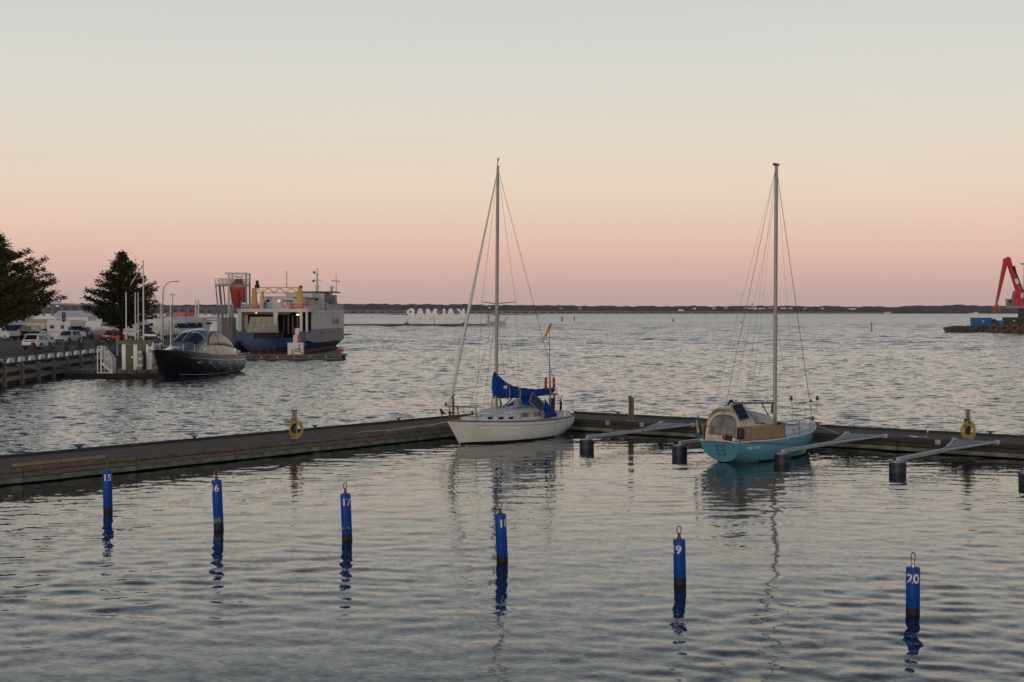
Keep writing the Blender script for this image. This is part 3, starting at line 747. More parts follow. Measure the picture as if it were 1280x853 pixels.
MB().loft([[(mastx2(z)+rr*1.3*math.cos(a), rr*math.sin(a), z) for a in [i*math.pi/6 for i in range(12)]] for z, rr in ((1.05,.068),(10,.066),(MT2,.060))]).build('mast', M['alu'], boat2, smooth=60)
box('masthead', M['black'], boat2, (mx2+.02, 0, MT2+.02), (.34, .10, .09), bevel=.01)
mh2 = Vector((mastx2(MT2), 0, MT2-.05))
wire(boat2, mh2, (LBL-.15, 0, 1.10), .011, 'forestay'); wire(boat2, mh2, (.05, 0, .9), .009, 'backstay')
box('forestay_turnbuckle', M['black'], boat2, (LBL-.28, 0, 1.95), (.05, .05, .12)); MB().lathe([(.03,0),(.07,.02),(.07,.16),(.03,.18)], 10, (LBL-.19, 0, 1.14)).build('furling_drum', M['black'], boat2, smooth=40)
wire(boat2, (mastx2(5.9), .02, 5.9), (mx2+.15, .0, 1.2), .006, 'halyard')
for sg in (1, -1):
    sp = Vector((mastx2(5.6)-.05, sg*.55, 5.6))
    tube('spreader', M['alu'], boat2, [(mastx2(5.6), 0, 5.6), sp], [.022, .014], 6)
    wire(boat2, mh2, sp, .0035, 'shroud'); wire(boat2, sp, (mx2-.15, sg*1.12, .83), .0035, 'shroud'); wire(boat2, (mastx2(5.5), 0, 5.5), (mx2-.5, sg*1.12, .83), .0035, 'lower_shroud')
    wire(boat2, mh2, (.35, sg*.74, .84), .0045, 'running_backstay')
# bare boom with its reefing hooks, kicker
bz = 2.0
tube('boom', M['wire'], boat2, [(mx2-.08, 0, bz), (1.05, 0, bz+.14)], .035, 8)
for k in range(6): tube('boom_lug', M['black'], boat2, [(mx2-.5-.45*k, 0, bz+.03+.02*k), (mx2-.62-.45*k, 0, bz+.14+.02*k)], .012, 5)
tube('kicker', M['wire'], boat2, [(mx2-.08, 0, 1.16), (mx2-1.0, 0, bz+.03)], .022, 6)
tube('gooseneck_bag', M['rust'], boat2, [(mx2-.02, .10, 1.95), (mx2-.02, .12, 1.6)], .05, 6)
box('mast_collar', M['black'], boat2, (mx2, 0, 1.10), (.26, .24, .12), bevel=.03)
wire(boat2, (1.05, 0, bz+.14), (mx2-.1, 0, MT2-1.5), .004, 'topping_lift')
# cockpit tent
def tent_ring(a, n=18):
    x = lerp_tab([(0, .26), (.12, .55), (.5, 1.5), (1, 2.85)], a)
    zt = lerp_tab([(0, 1.90), (.10, 2.0), (.3, 1.96), (.55, 1.84), (1, 1.66)], a); wd_ = lerp_tab([(0, .70), (.12, .76), (.5, .86), (1, .74)], a)
    zb_ = .82
    out_ = []
    for i in range(n+1):
        t_ = math.pi*i/n; c_, s_ = math.cos(t_), math.sin(t_)
        lean_ = .34*(s_**1.2) if a == 0 else 0
        out_.append(Vector((x + lean_, wd_*math.copysign(abs(c_)**.62, c_), zb_ + (zt-zb_)*s_**.66)))
    return out_
def tentf(u, v):
    r = tent_ring(u, 24); f = v*24; i = min(23, int(f)); return r[i].lerp(r[i+1], f-i) + Vector((0, 0, .008*math.sin(u*23+v*9)))
tent = MB().grid(tentf, 20, 24).build('cockpit_tent', M['canvas_beige'], boat2, smooth=60, thick=.012)
# rear panel of the tent with the clear window
r0 = tent_ring(0, 24)
def rear(u, v):
    e = r0[int(round(u*24))]; base = Vector((e.x*0+.26, e.y, .82)); return base.lerp(e, v)
MB().grid(rear, 24, 6).build('tent_rear_panel', M['canvas_beige'], tent, smooth=60, thick=.01)
def rearwin(u, v):
    f = 4.2 + u*15.6; i = int(f); e = r0[i].lerp(r0[i+1], f-i); y = e.y*.86; zt = .82 + (e.z-.82)*.86
    z = 1.02 + (max(1.04, zt)-1.02)*v; return Vector((.26 + .34*((z-.82)/1.1)**1.3 - .055, y, z))
MB().grid(rearwin, 18, 6).build('tent_rear_window', M['vinyl'], tent, smooth=60, thick=.004)
def sidewin(u, v):
    p_ = tentf(.33 + .30*u + .10*(1-v), 1 - (.13 + .20*v)); return p_ + Vector((0, -.022, .008))
MB().grid(sidewin, 8, 6).build('tent_side_window', M['vinyl'], tent, smooth=60, thick=.004)
def sidewin2(u, v):
    p_ = tentf(.06 + .14*u, 1 - (.12 + .20*v)); return p_ + Vector((0, -.022, .008))
MB().grid(sidewin2, 6, 6).build('tent_side_window', M['canvas_beige'], tent, smooth=60, thick=.004)
for a in (.12, .30, .56, .78): tube('tent_seam', M['canvas_tan'] if a != .12 else M['canvas_beige'], tent, [p_*1.0 + Vector((0,0,.01)) for p_ in tent_ring(a, 24)], .012, 5)
# weather cloths on the rails
for sg in (-1, 1):
    MB().grid(lambda u, v: Vector((.30 + 2.55*u, sg*(HB.b((.30+2.55*u)/LBL) - .02 + .02*math.sin(u*9+v*3)), HB.zs((.30+2.55*u)/LBL) + .05 + v*(.55 - .07*abs(math.sin(u*9.42))**.7*0 - .06*(1-abs(2*((u*3) % 1)-1))))), 18, 5).build('weather_cloth', M['canvas_tan'], boat2, smooth=60, thick=.01)
solar_panel(boat2, (.42, -.70, 1.88), .42, .66, (R(-35), R(-12), R(-28)))
tube('panel_pole', M['steel'], boat2, [(.30, -.70, .82), (.38, -.68, 1.7)], .016, 6)
box('outboard_cover', M['black'], boat2, (.16, -.86, 1.12), (.28, .20, .40), bevel=.06); tube('outboard_bracket', M['steel'], boat2, [(.16, -.80, .8), (.16, -.86, .95)], .03, 6)
# pushpit
q = [(.80, -.92, .80), (.78, -.92, 1.34), (.06, -.74, 1.34), (-.02, -.35, 1.34), (-.02, .35, 1.34), (.06, .74, 1.34), (.78, .92, 1.34), (.80, .92, .80)]
tube('pushpit', M['steel'], boat2, q, .014, 6)
for yy in (-.66, -.3, .3, .66): tube('pushpit_leg', M['steel'], boat2, [(.02, yy, .80), (.0, yy, 1.34)], .013, 6)
box('stern_gear', M['black'], boat2, (.10, -.45, .93), (.25, .30, .16), bevel=.03); box('stern_gear', M['red'], boat2, (.22, -.20, .94), (.2, .2, .14), bevel=.03); box('stern_gear', M['white'], boat2, (.15, -.66, .90), (.3, .12, .12), bevel=.03)
# boarding ladder on the transom
lx = [HB.pt(0, v, 1).x - .03 for v in (.1, .75)]
for yy in (-.22, .08): tube('ladder_rail', M['steel'], boat2, [(lx[0]-.01, yy, .80), (lx[0]+.0, yy, .70), (lx[1]-.08, yy, .30)], .013, 6)
for z in (.32, .48, .64): tube('ladder_rung', M['steel'], boat2, [(lx[0] + (lx[1]-lx[0])*(.78-z)/.55-.05, -.22, z), (lx[0] + (lx[1]-lx[0])*(.78-z)/.55-.05, .08, z)], .013, 6)
# ensign on its staff
tube('flag_staff', M['wire'], boat2, [(-.02, .62, 1.0), (-.30, .66, 1.80)], .012, 6)
def flagf(u, v): return (-.27 + .05*u + .03*math.sin(v*9), .66 + .16*u + .05*math.sin(v*6+u*2), 1.70 - .72*v - .12*u)
fl = MB().grid(flagf, 4, 10).build('ensign', M['flag_blue'], boat2, smooth=60, thick=.01)
MB().grid(lambda u, v: Vector(flagf(.05 + .55*u - .2*v*0, .18 + .6*v)) + Vector((-.012, -.012, 0)), 4, 8).build('ensign_cross', M['flag_yellow'], fl, smooth=60, thick=.02)
# bird-like wind generator head on the boom end
tube('wind_sensor', M['black'], boat2, [(.70, .0, 2.12), (.88, -.02, 2.24), (1.05, .0, 2.20)], [.03, .05, .02], 6); tube('sensor_post', M['steel'], boat2, [(.8, 0, 1.95), (.84, 0, 2.2)], .012, 5)
# foredeck rails and pulpit
pp = [(LBL-1.05, .42, .96), (LBL-1.0, .42, 1.50), (LBL-.35, .20, 1.58), (LBL+.05, 0, 1.60), (LBL-.35, -.20, 1.58), (LBL-1.0, -.42, 1.50), (LBL-1.05, -.42, .96)]
tube('pulpit', M['steel'], boat2, pp, .016, 6)
for sg in (1, -1): tube('pulpit_leg', M['steel'], boat2, [(LBL-.4, sg*.2, 1.0), (LBL-.35, sg*.2, 1.58)], .014, 6)
for sg in (1, -1):
    tp = rail(sg, (.22, .38, .55, .70), .60, boat2, HB, 'wire') + [Vector((LBL-1.0, sg*.42, 1.50))]
    for a, b in zip(tp, tp[1:]): wire(boat2, a, b, .006, 'lifeline'); wire(boat2, a - Vector((0,0,.3)), b - Vector((0,0,.3)), .005, 'lifeline')
for x_, y_, z_ in ((LBL-1.35, .30, 1.98), (LBL-.05, -.15, 1.95)): MB().lathe([(.0,0),(.06,.02),(.07,.10),(.04,.18),(0,.19)], 8, (x_, y_, z_)).build('rail_lamp', M['black'], boat2, smooth=40); tube('lamp_stalk', M['wire'], boat2, [(x_ + (.2 if x_ < LBL-1 else -.1), y_, 1.5), (x_, y_, z_+.02)], .012, 5)
tube('spinnaker_pole', M['wire'], boat2, [(LBL-1.7, -.0, 1.92), (LBL-.7, .0, 1.90)], .022, 6)
nm_ = text_mesh('Deep Time', .155, 0, .003); nm_.materials.append(M['number_white'])
o = bpy.data.objects.new('boat_name', nm_); col.objects.link(o); o.parent = boat2
co = np.empty(len(nm_.vertices)*3, np.float32); nm_.vertices.foreach_get('co', co); co = co.reshape(-1, 3)
new = []
for x_, z_, _ in co:
    xx = .92 + x_; zz_ = .52 + z_; u = xx/LBL; v = (HB.zs(u)-zz_)/(HB.zs(u)-HB.zb(u)); q_ = HB.pt(u, v, -1, .008); new.append((xx, q_.y, zz_))
nm_.vertices.foreach_set('co', np.array(new, np.float32).ravel()); nm_.update()
# mooring lines to the boom and the pontoon
wire(boat2, (.75, -.93, .78), (2.6, -1.95, .58), .012, 'mooring_line', 'black'); wire(boat2, (LBL-.2, -.1, 1.0), (LBL+.75, -.7, .6), .012, 'mooring_line', 'rope_light'); wire(boat2, (LBL-.2, .1, 1.0), (LBL+.75, .7, .6), .012, 'mooring_line', 'rope_light')
wire(boat2, (3.2, -1.1, .8), (3.25, -1.12, .52), .022, 'fender_line', 'white')

# ------------------------------------------------------------------ quay with car park
pm('asphalt', (.075,.068,.064), .9, var=.25, scale=.25, bump=.3, bscale=8)
pm('quay_wall', (.05,.045,.04), .95, var=.3, scale=1.2, bump=.5, bscale=4)
pm('timber_grey', (.23,.20,.165), .9, var=.3, scale=1.5, stretch=(1,1,4), bump=.4, bscale=10)
pm('verge', (.055,.05,.022), .95, var=.4, scale=1.2, bump=.6, bscale=9)
pm('paint_white', (.70,.69,.66), .6, var=.1)
pm('car_white', (.66,.67,.69), .3, var=.05, coat=.5)
pm('car_silver', (.30,.30,.31), .35, metal=.4, var=.05, coat=.4)
pm('car_red', (.34,.025,.02), .35, var=.06, coat=.4)
pm('car_darkred', (.10,.012,.012), .35, var=.06, coat=.4)
pm('car_blue', (.025,.06,.20), .35, var=.06, coat=.4)
pm('car_black', (.015,.015,.017), .35, var=.06, coat=.4)
pm('caravan_white', (.66,.65,.63), .45, var=.06, scale=1)
pm('cream', (.60,.53,.38), .7, var=.1)
pm('lamp_red', (.5,.03,.02), .35, var=0, emit=((1,.08,.03), .5))
pm('lamp_clear', (.7,.72,.72), .2, var=0)
pm('sign_blue', (.03,.16,.42), .5, var=.05)
pm('green_paint', (.028,.075,.026), .5, var=.15, scale=4)
pm('green_roof', (.02,.075,.045), .6, var=.15, scale=2)
pm('tarp_green', (.03,.20,.16), .8, var=.25, scale=4, bump=.5, bscale=6)
pm('leaf', (.075,.075,.027), .7, var=.45, scale=1.3, spec=.2)
pm('bark', (.045,.036,.028), .95, var=.3, scale=3, bump=.6, bscale=10)
pm('yacht_black', (.010,.010,.011), .12, var=0, coat=.5)
pm('yacht_silver', (.14,.15,.17), .22, metal=.55, var=.05, coat=.5)
pm('yacht_pink_glow', (.38,.27,.22), .3, metal=.3, var=.05)  # pink evening sky reflection put into the colour of side glass and stern seat
pm('ferry_blue', (.012,.055,.17), .5, var=.22, scale=.7, bump=.2, bscale=2)
pm('ferry_lilac', (.18,.175,.205), .55, var=.16, scale=.5, stretch=(1,1,.3))
pm('ferry_white', (.60,.58,.56), .55, var=.10, scale=.6, stretch=(1,1,.3))
pm('ferry_red', (.16,.035,.028), .7, var=.25, scale=.8)
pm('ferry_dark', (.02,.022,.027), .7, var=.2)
pm('ramp_beige', (.40,.37,.30), .7, var=.12, scale=.9)
pm('yellow_paint', (.56,.33,.035), .55, var=.15, scale=1.5)
pm('lamp_warm', (.9,.8,.6), .4, var=0, emit=((1,.82,.55), 3))
QZ = 1.55
def G(px, py): return P(px, py, QZ)
m = MB(); poly = [(-35.0,55), (-39.5,136), (-37.2,140), (-37.2,216), (-62,322), (-190,330), (-190,40), (-34.2,40)]
m.loft([[(x, y, -2.5) for x, y in poly], [(x, y, QZ-.004) for x, y in poly]])
tag(m.build('quay', M['asphalt'], None), kind='structure')
# timber edge and wales on the quay face (X = -37.2)
QA = R(3.18); q = empty('quay_fender_wall', (-35.28, 60, 0), QA, 'timber fender rails with posts along the dark quay wall', 'fender wall')
box('wall_face', M['quay_wall'], q, (.06, 47, -.2), (.12, 74, 3.3))
ys = [8 + 4.55*k for k in range(18)]
src = {}
for k in range(16):
    for r_, z in enumerate((1.16, .48)):
        y0 = 8 + 4.55*k
        if r_ in src: inst(src[r_], q, (0, 4.55*k, random.uniform(-.03, .03)))
        else: src[r_] = MB().box((.34, y0+2.27, z), (.16, 4.50, .34)).build('wale', M['timber_grey'], q, bevel=.02)
    if 'p' in src: inst(src['p'], q, (0, 4.55*k, random.uniform(-.08, .08)), )
    else: src['p'] = MB().box((.45, 8.0, .60), (.30, .34, 1.9)).build('post', M['timber_grey'], q, bevel=.03)
box('capping_beam', M['board_dark'], q, (-.02, 47, QZ+.04), (.40, 74, .12), bevel=.02)
# white kerb blocks
blk = None
kb = [(-2,454.5),(20,451.5),(39,449.2),(54.5,447.5),(69,446),(83,444.2),(95.5,442.8),(107,441.4),(118,440)]
for k in range(14):
    y = 99.0 + 2.85*k; x = -35.28 - (y-60)*math.tan(QA)
    t = empty('kerb_block', (x, y, QZ+.10), R(90)+QA, 'white trapezoid kerb block on the quay edge', 'kerb block', 'white kerb blocks along the quay edge')
    if blk: inst(blk, t)
    else:
        mm = MB(); mm.prism([(-.80, 0), (-.62, .0), (-.55, .12), (-.36, .12), (-.3, 0), (.3, 0), (.36, .12), (.55, .12), (.62, 0), (.80, 0), (.50, .36), (-.50, .36)], -.10, .10, 'y')
        blk = mm.build('block', M['paint_white'], t, bevel=.03)
# green tarpaulin bundle on the kerb
c = P(14, 452, QZ+.35)
o = MB().grid(lambda u, v: ((u-.5)*2.6*(1-.25*(2*v-1)**2), (v-.5)*1.0, .34*math.sin(math.pi*u)**.6*math.sin(math.pi*v)**.6 + .06*math.sin(u*14+v*5)), 16, 8).build('tarpaulin', M['tarp_green'], None, smooth=60, thick=.02)
o.location = (-37.6, c.y, QZ+.22); o.rotation_euler = (0, R(8), R(80)); tag(o, 'crumpled green tarpaulin draped over the white kerb blocks', 'tarpaulin')
o = MB().grid(lambda u, v: ((u-.5)*.9, (v-.5)*.5, .2*math.sin(math.pi*u)*math.sin(math.pi*v)), 8, 6).build('yellow_bundle', M['yellow_paint'], None, smooth=60, thick=.02)
o.location = (-37.8, c.y+.1, QZ+.52); o.rotation_euler = (0, 0, R(80)); tag(o, 'small yellow cloth bundle on the green tarpaulin', 'bundle')
for i, (a_, b_) in enumerate((((-37.3, 107, 1.5), (-37.1, 113, .75)), ((-37.6, 114, 1.2), (-37.4, 121, .75)))):
    o = tube('leaning_pole', M['timber_grey'], None, [a_, b_], .06, 6); tag(o, ['thin pole hanging from the green tarpaulin down the quay face', 'thin pole leaning across the quay rails past the second post'][i], 'pole')
# verge strips between the lanes
for i, (a, b, dz) in enumerate(((G(-60, 447), G(22, 442), .01), (G(38, 441), G(62, 439.5), .01), (G(70, 431), G(160, 430), .01))):
    mm = MB(); d_ = (b-a); n_ = Vector((-d_.y, d_.x, 0)).normalized()*(1.2 if i else 2.5)
    mm.loft([[a - n_, b - n_, b + n_, a + n_], [a - n_*.8 + Vector((0,0,.10)), b - n_*.8 + Vector((0,0,.10)), b + n_*.8 + Vector((0,0,.10)), a + n_*.8 + Vector((0,0,.10))]])
    tag(mm.build('verge', M['verge'], None), kind='structure')

# ------------------------------------------------------------------ vehicles
def wheel(parent, x, y, r, side):
    t = MB().lathe([(r*.55,-.10),(r*.9,-.11),(r,-.06),(r,.06),(r*.9,.11),(r*.55,.10)], 18, (x, y, r), 'y').build('wheel', M['rubber'], parent, smooth=40)
    MB().lathe([(0,-.02),(r*.2,-.02),(r*.58,.0),(r*.6,.03),(r*.6,.05)] if side < 0 else [(r*.6,-.05),(r*.6,-.03),(r*.58,0),(r*.2,.02),(0,.02)], 14, (x, y + side*.10, r), 'y').build('rim', M['alu_grey'], t, smooth=40)
    return t
def car(label, loc, heading, mat, L_=4.4, W_=1.82, H_=1.52, kind='hatch', rack=False):
    t = empty('car', loc, heading, label, 'car')
    hl, hw = L_/2, W_/2
    belt = .62*H_
    # lower body stations: x, half width, low z, top z
    if kind == 'suv': st_ = [(-hl,.80,.45,.85),(-hl+.06,.93,.32,1.0),(-hl+.5,1,.25,belt+.04),(-.6,1,.24,belt+.02),(.9,1,.24,belt),(hl-.75,.98,.24,belt-.04),(hl-.22,.90,.28,belt-.14),(hl,.72,.36,.66)]
    else: st_ = [(-hl,.82,.42,.80),(-hl+.06,.93,.30,.94),(-hl+.45,1,.22,belt+.02),(-.6,1,.20,belt),(.8,1,.20,belt-.02),(hl-.85,.98,.20,belt-.08),(hl-.25,.90,.24,belt-.20),(hl,.70,.32,.58)]
    rings = []
    for x, w_, z0, z1 in st_:
        w_ *= hw; rings.append([(x, -w_*.9, z0), (x, -w_, z0+.14), (x, -w_, (z0+z1)/2), (x, -w_*.965, z1-.06), (x, -w_*.86, z1), (x, 0, z1+.02), (x, w_*.86, z1), (x, w_*.965, z1-.06), (x, w_, (z0+z1)/2), (x, w_, z0+.14), (x, w_*.9, z0)])
    body = MB().loft(rings).build('body', mat, t, smooth=38)
    xr, xf = {'hatch': (-hl+.12, .95), 'suv': (-hl+.15, .95), 'wagon': (-hl+.10, .80), 'van': (-hl+.05, 1.4)}[kind]
    rr_, rf = {'hatch': (-hl+.75, .05), 'suv': (-hl+.45, .15), 'wagon': (-hl+.40, 0.0), 'van': (-hl+.15, .75)}[kind]
    zb_ = belt - .02; bw, tw = hw*.90, hw*.70
    # greenhouse
    P_ = [(xr, zb_), (xf, zb_), (rf, H_), (rr_, H_)]
    g = MB(); g.hexa([(xr,-bw,zb_),(xf,-bw,zb_-.06),(xf,bw,zb_-.06),(xr,bw,zb_),(rr_,-tw,H_-.03),(rf,-tw,H_-.03),(rf,tw,H_-.03),(rr_,tw,H_-.03)])
    g.build('cabin', mat, t, bevel=.05)
    box('roof', mat, t, ((rr_+rf)/2, 0, H_-.012), (rf-rr_-.02, tw*1.9, .05), bevel=.02)
    def lerp4(a, b, c_, d_, u, v):  # bilinear
        return Vector(a).lerp(Vector(b), u).lerp(Vector(d_).lerp(Vector(c_), u), v)
    def pane(name, a, b, c_, d_, off, u0, u1, v0, v1):
        pts = [lerp4(a,b,c_,d_,u,v) + Vector(off) for u, v in ((u0,v0),(u1,v0),(u1,v1),(u0,v1))]
        n_ = (pts[1]-pts[0]).cross(pts[3]-pts[0]).normalized()
        if n_.dot(Vector(off)) < 0: n_ = -n_
        MB().hexa([p - n_*.03 for p in pts] + [p + n_*.006 for p in pts]).build(name, M['glass_dark'], t)
    for sg in (-1, 1):
        A_, B_, C_, D_ = (xr,sg*bw,zb_), (xf,sg*bw,zb_-.06), (rf,sg*tw,H_-.03), (rr_,sg*tw,H_-.03)
        pane('side_window', A_, B_, C_, D_, (0, sg*.006, .002), .12, .47, .10, .84); pane('side_window', A_, B_, C_, D_, (0, sg*.006, .002), .51, .88, .10, .84)
        for xw in (-hl+.86, hl-.84):
            MB().lathe([(.40,-.02),(.40,.02)], 18, (xw, sg*(hw-.012), .34), 'y').build('wheel_arch', M['rubber'], t, smooth=40)
            wheel(t, xw, sg*(hw-.10), .335, sg)
        box('mirror', mat, t, (xf-.15, sg*(hw+.06), zb_+.08), (.14, .16, .13), bevel=.03)
        box('headlight', M['lamp_clear'], t, (hl-.13, sg*hw*.66, .66 if kind != 'suv' else .74), (.16, .34, .13), rz=-sg*R(18), bevel=.02)
        box('tail_light', M['lamp_red'], t, (-hl+.03, sg*hw*.74, .86), (.10, .30 if kind == 'hatch' else .16, .12 if kind == 'hatch' else .34), rz=sg*R(8), bevel=.02)
        box('sill', M['rubber'], t, (0, sg*(hw-.03), .25), (L_*.5, .06, .12))
    pane('windscreen', (xf,-bw,zb_-.06), (xf,bw,zb_-.06), (rf,tw,H_-.03), (rf,-tw,H_-.03), (.006,0,.004), .06, .94, .08, .92)
    pane('rear_window', (xr,-bw,zb_), (xr,bw,zb_), (rr_,tw,H_-.03), (rr_,-tw,H_-.03), (-.006,0,.004), .08, .92, .14, .90)
    box('rear_bumper', M['rubber'], t, (-hl+.03, 0, .36), (.14, W_*.86, .20), bevel=.03)
    box('grille', M['rubber'], t, (hl-.03, 0, .48), (.10, W_*.62, .22), bevel=.02)
    if kind == 'hatch': box('light_bar', M['black'], t, (-hl+.035, 0, .87), (.09, W_*.62, .10), bevel=.02)
    box('number_plate', M['paint_white'], t, (-hl-.0, 0, .64), (.06, .50, .12))
    if rack:
        for sg in (-1, 1): tube('roof_rail', M['black'], t, [(rr_+.1, sg*tw*.9, H_+.05), (rf-.1, sg*tw*.9, H_+.05)], .025, 6)
    return t
def motorhome(label, loc, heading, L_=6.4, luton=False, stripe='grey', W_=2.25, H_=2.85, cat='motorhome'):
    t = empty('motorhome', loc, heading, label, cat)
    hl, hw = L_/2, W_/2
    if luton: prof = [(-hl,.45),(-hl,H_-.15),(-hl+.2,H_),(hl-1.1,H_),(hl-.7,H_-.35),(hl-.75,1.95),(hl-1.35,1.9),(hl-1.35,.45)]
    else: prof = [(-hl,.45),(-hl,H_-.15),(-hl+.2,H_),(hl-2.1,H_),(hl-1.5,H_-.35),(hl-1.15,2.15),(hl-1.45,1.9),(hl-1.45,.45)]
    MB().prism(prof, -hw, hw, 'y').build('body', M['caravan_white'], t, bevel=.06)
    cab = [(hl-1.5,.35),(hl-1.5,2.05),(hl-1.15,2.08),(hl-.55,1.28),(hl-.05,1.05),(hl,.75),(hl-.02,.35)]
    MB().prism(cab, -hw*.88, hw*.88, 'y').build('cab', M['caravan_white'], t, bevel=.06)
    MB().hexa([(hl-1.17,-hw*.78,2.05),(hl-.57,-hw*.82,1.29),(hl-.57,hw*.82,1.29),(hl-1.17,hw*.78,2.05),(hl-1.10,-hw*.78,2.07),(hl-.52,-hw*.82,1.32),(hl-.52,hw*.82,1.32),(hl-1.10,hw*.78,2.07)]).build('windscreen', M['glass_dark'], t)
    for sg in (-1, 1):
        y = sg*hw*.885
        MB().prism([(hl-1.35,1.25),(hl-1.35,1.95),(hl-1.15,1.95),(hl-.70,1.25)], y-.012, y+.012, 'y').build('cab_window', M['glass_dark'], t)
        y = sg*(hw+.004)
        box('side_window', M['glass_dark'], t, (-hl+1.2, y, 1.85), (1.0, .03, .5), bevel=.01); box('side_window', M['glass_dark'], t, (hl-2.6, y, 1.85), (.8, .03, .5), bevel=.01)
        box('stripe', M[stripe], t, (-.7, y, 1.15), (L_-1.7, .016, .12)); box('skirt', M['grey'], t, (-.7, sg*(hw-.02), .42), (L_-1.8, .06, .16))
        box('service_hatch', M['deck_white'], t, (0, y, .85), (.9, .02, .45))
        wheel(t, hl-.85, sg*(hw*.80), .35, sg); wheel(t, -hl+1.7, sg*(hw*.86), .35, sg)
        box('mirror', M['black'], t, (hl-.75, sg*(hw*.98), 1.55), (.12, .22, .34), bevel=.03); box('tail_light', M['lamp_red'], t, (-hl-.01, sg*hw*.8, .8), (.05, .16, .4)); box('headlight', M['lamp_clear'], t, (hl-.05, sg*hw*.62, .86), (.10, .34, .20), bevel=.02)
    box('roof_hatch', M['deck_white'], t, (-.8, .1, H_+.06), (.8, .7, .12), bevel=.03); box('roof_unit', M['grey'], t, (-2.0, 0, H_+.09), (.6, .6, .18), bevel=.03)
    box('bumper', M['rubber'], t, (hl-.0, 0, .45), (.12, W_*.8, .22), bevel=.03)
    return t
def caravan(label, loc, heading, L_=5.2, W_=2.2, H_=2.6):
    t = empty('caravan', loc, heading, label, 'caravan'); hl, hw = L_/2, W_/2
    MB().prism([(-hl,.45),(-hl,2.2),(-hl+.25,H_),(hl-1.6,H_),(hl-.9,H_-.35),(hl-.05,1.3),(hl,.9),(hl-.1,.45)], -hw, hw, 'y').build('body', M['caravan_white'], t, bevel=.06)
    for sg in (-1, 1):
        y = sg*(hw+.004)
        MB().prism([(hl-2.9,1.75),(hl-2.9,2.2),(hl-1.7,2.2),(hl-1.3,1.75)], y-.012, y+.012, 'y').build('window', M['glass_dark'], t)
        MB().prism([(hl-1.9,2.35),(hl-1.55,2.35),(hl-.55,1.5),(hl-.75,1.5)], y-.009, y+.009, 'y').build('red_stripe', M['red'], t)
        box('window', M['glass_grey'], t, (hl-.95, y, 1.25), (.5, .02, .28)); box('service_hatch', M['deck_white'], t, (-hl+1.9, y, .95), (1.3, .022, .65)); wheel(t, -.2, sg*(hw*.88), .32, sg)
    tube('drawbar', M['grey'], t, [(hl-.2, 0, .5), (hl+1.0, 0, .5)], .05, 6); box('roof_hatch', M['deck_white'], t, (-.5, 0, H_+.05), (.6, .6, .1))
    return t
UP = R(90)
car('white hatchback with full-width dark tail light seen from behind', G(49.5, 436.5), UP - R(8), M['car_white'], 4.6, 1.86, 1.60, 'hatch')
car('white sport utility car facing the water, behind the white hatchback', G(85, 429.5), -UP - R(8) , M['car_white'], 4.7, 1.88, 1.62, 'suv')
car('silver estate car almost hidden behind the white hatchback', G(51, 428.5), UP - R(4), M['car_silver'], 4.6, 1.84, 1.55, 'wagon', rack=True)
car('dark red car half hidden under the larger tree', G(66, 424), R(10), M['car_darkred'], 4.3, 1.78, 1.5, 'hatch')
car('black van parked under the larger tree beside the lamp pole', G(39, 424.5), UP, M['car_black'], 4.8, 1.9, 1.95, 'van')
car('red estate car with pale wheels behind the tree trunk', G(151, 427.8), R(3), M['car_red'], 4.5, 1.75, 1.48, 'wagon', rack=True)
car('dark blue car beside the white caravan with red stripes', G(108, 423.5), UP + R(10), M['car_blue'], 4.3, 1.78, 1.7, 'van')
car('dark car parked behind the green-roofed hut', G(190, 424.5), R(-4), M['car_black'], 4.2, 1.75, 1.35, 'hatch')
motorhome('silver-nosed motorhome cut off behind the larger tree', G(-1, 425), R(-28), 6.0, False, 'grey')
motorhome('white van-nosed motorhome behind the silver-nosed one', G(13, 422.5), R(-34), 6.0, True, 'grey', H_=2.6)
motorhome('white motorhome with big dark side window beside the blue parking sign', G(84, 425.5), R(-38), 6.2, True, 'grey')
caravan('white caravan with slanted nose and red stripes', G(131, 422.8), R(0))
motorhome('white motorhome with raked cab beside the flagpoles', G(169, 424), R(-35), 6.0, False, 'grey')
caravan('plain white caravan behind the green-roofed hut', G(193, 422), R(175), 5.4)
for i, (px, py, st_, lb) in enumerate(((216, 420.2, 'car_blue', 'white motorhome with dark blue stripe, first in the row by the grey container'), (228.5, 419.6, 'car_blue', 'white motorhome in the middle of the row by the grey container'), (241.5, 419, 'grey', 'white motorhome with grey stripe nearest the grey container'))):
    motorhome(lb, G(px, py), R(-42), 6.8, False, st_, H_=3.0)
# long pale tents / boats on the hard behind
for i, (x0, x1, y0, d_, lb) in enumerate(((68, 110, 388.5, 285, 'long pale marquee roof behind the parked motorhomes'), (16, 62, 399, 290, 'cream low hall behind the larger tree'))):
    a = PD(x0, y0, d_); b = PD(x1, y0, d_); t = empty('hall', ((a.x+b.x)/2, d_, QZ), 0, lb, 'hall'); w_ = b.x-a.x; h_ = a.z-QZ
    box('wall', M['cream'] if i else M['caravan_white'], t, (0, 3, h_*.35), (w_, 6, h_*.7))
    MB().prism([(-.2, h_*.7), (3.0, h_), (6.2, h_*.7)], -w_/2-.2, w_/2+.2, 'x').build('roof', M['cream'] if i else M['caravan_white'], t)
    for k in range(5): box('door', M['glass_dark'] if k % 2 else M['grey'], t, (-w_/2 + w_*(k+.5)/5, -.01, h_*.27), (w_/9, .06, h_*.5))
t = empty('canopy', G(196, 415), 0, 'flat cream canopy on thin posts behind the green-roofed hut', 'canopy')
box('roof', M['cream'], t, (0, 0, 3.1), (4.2, 2.5, .18), bevel=.02)
for sx in (-1, 1):
    for sy in (-1, 1): tube('post', M['grey'], t, [(sx*1.9, sy*1.0, 0), (sx*1.9, sy*1.0, 3.02)], .05, 6)
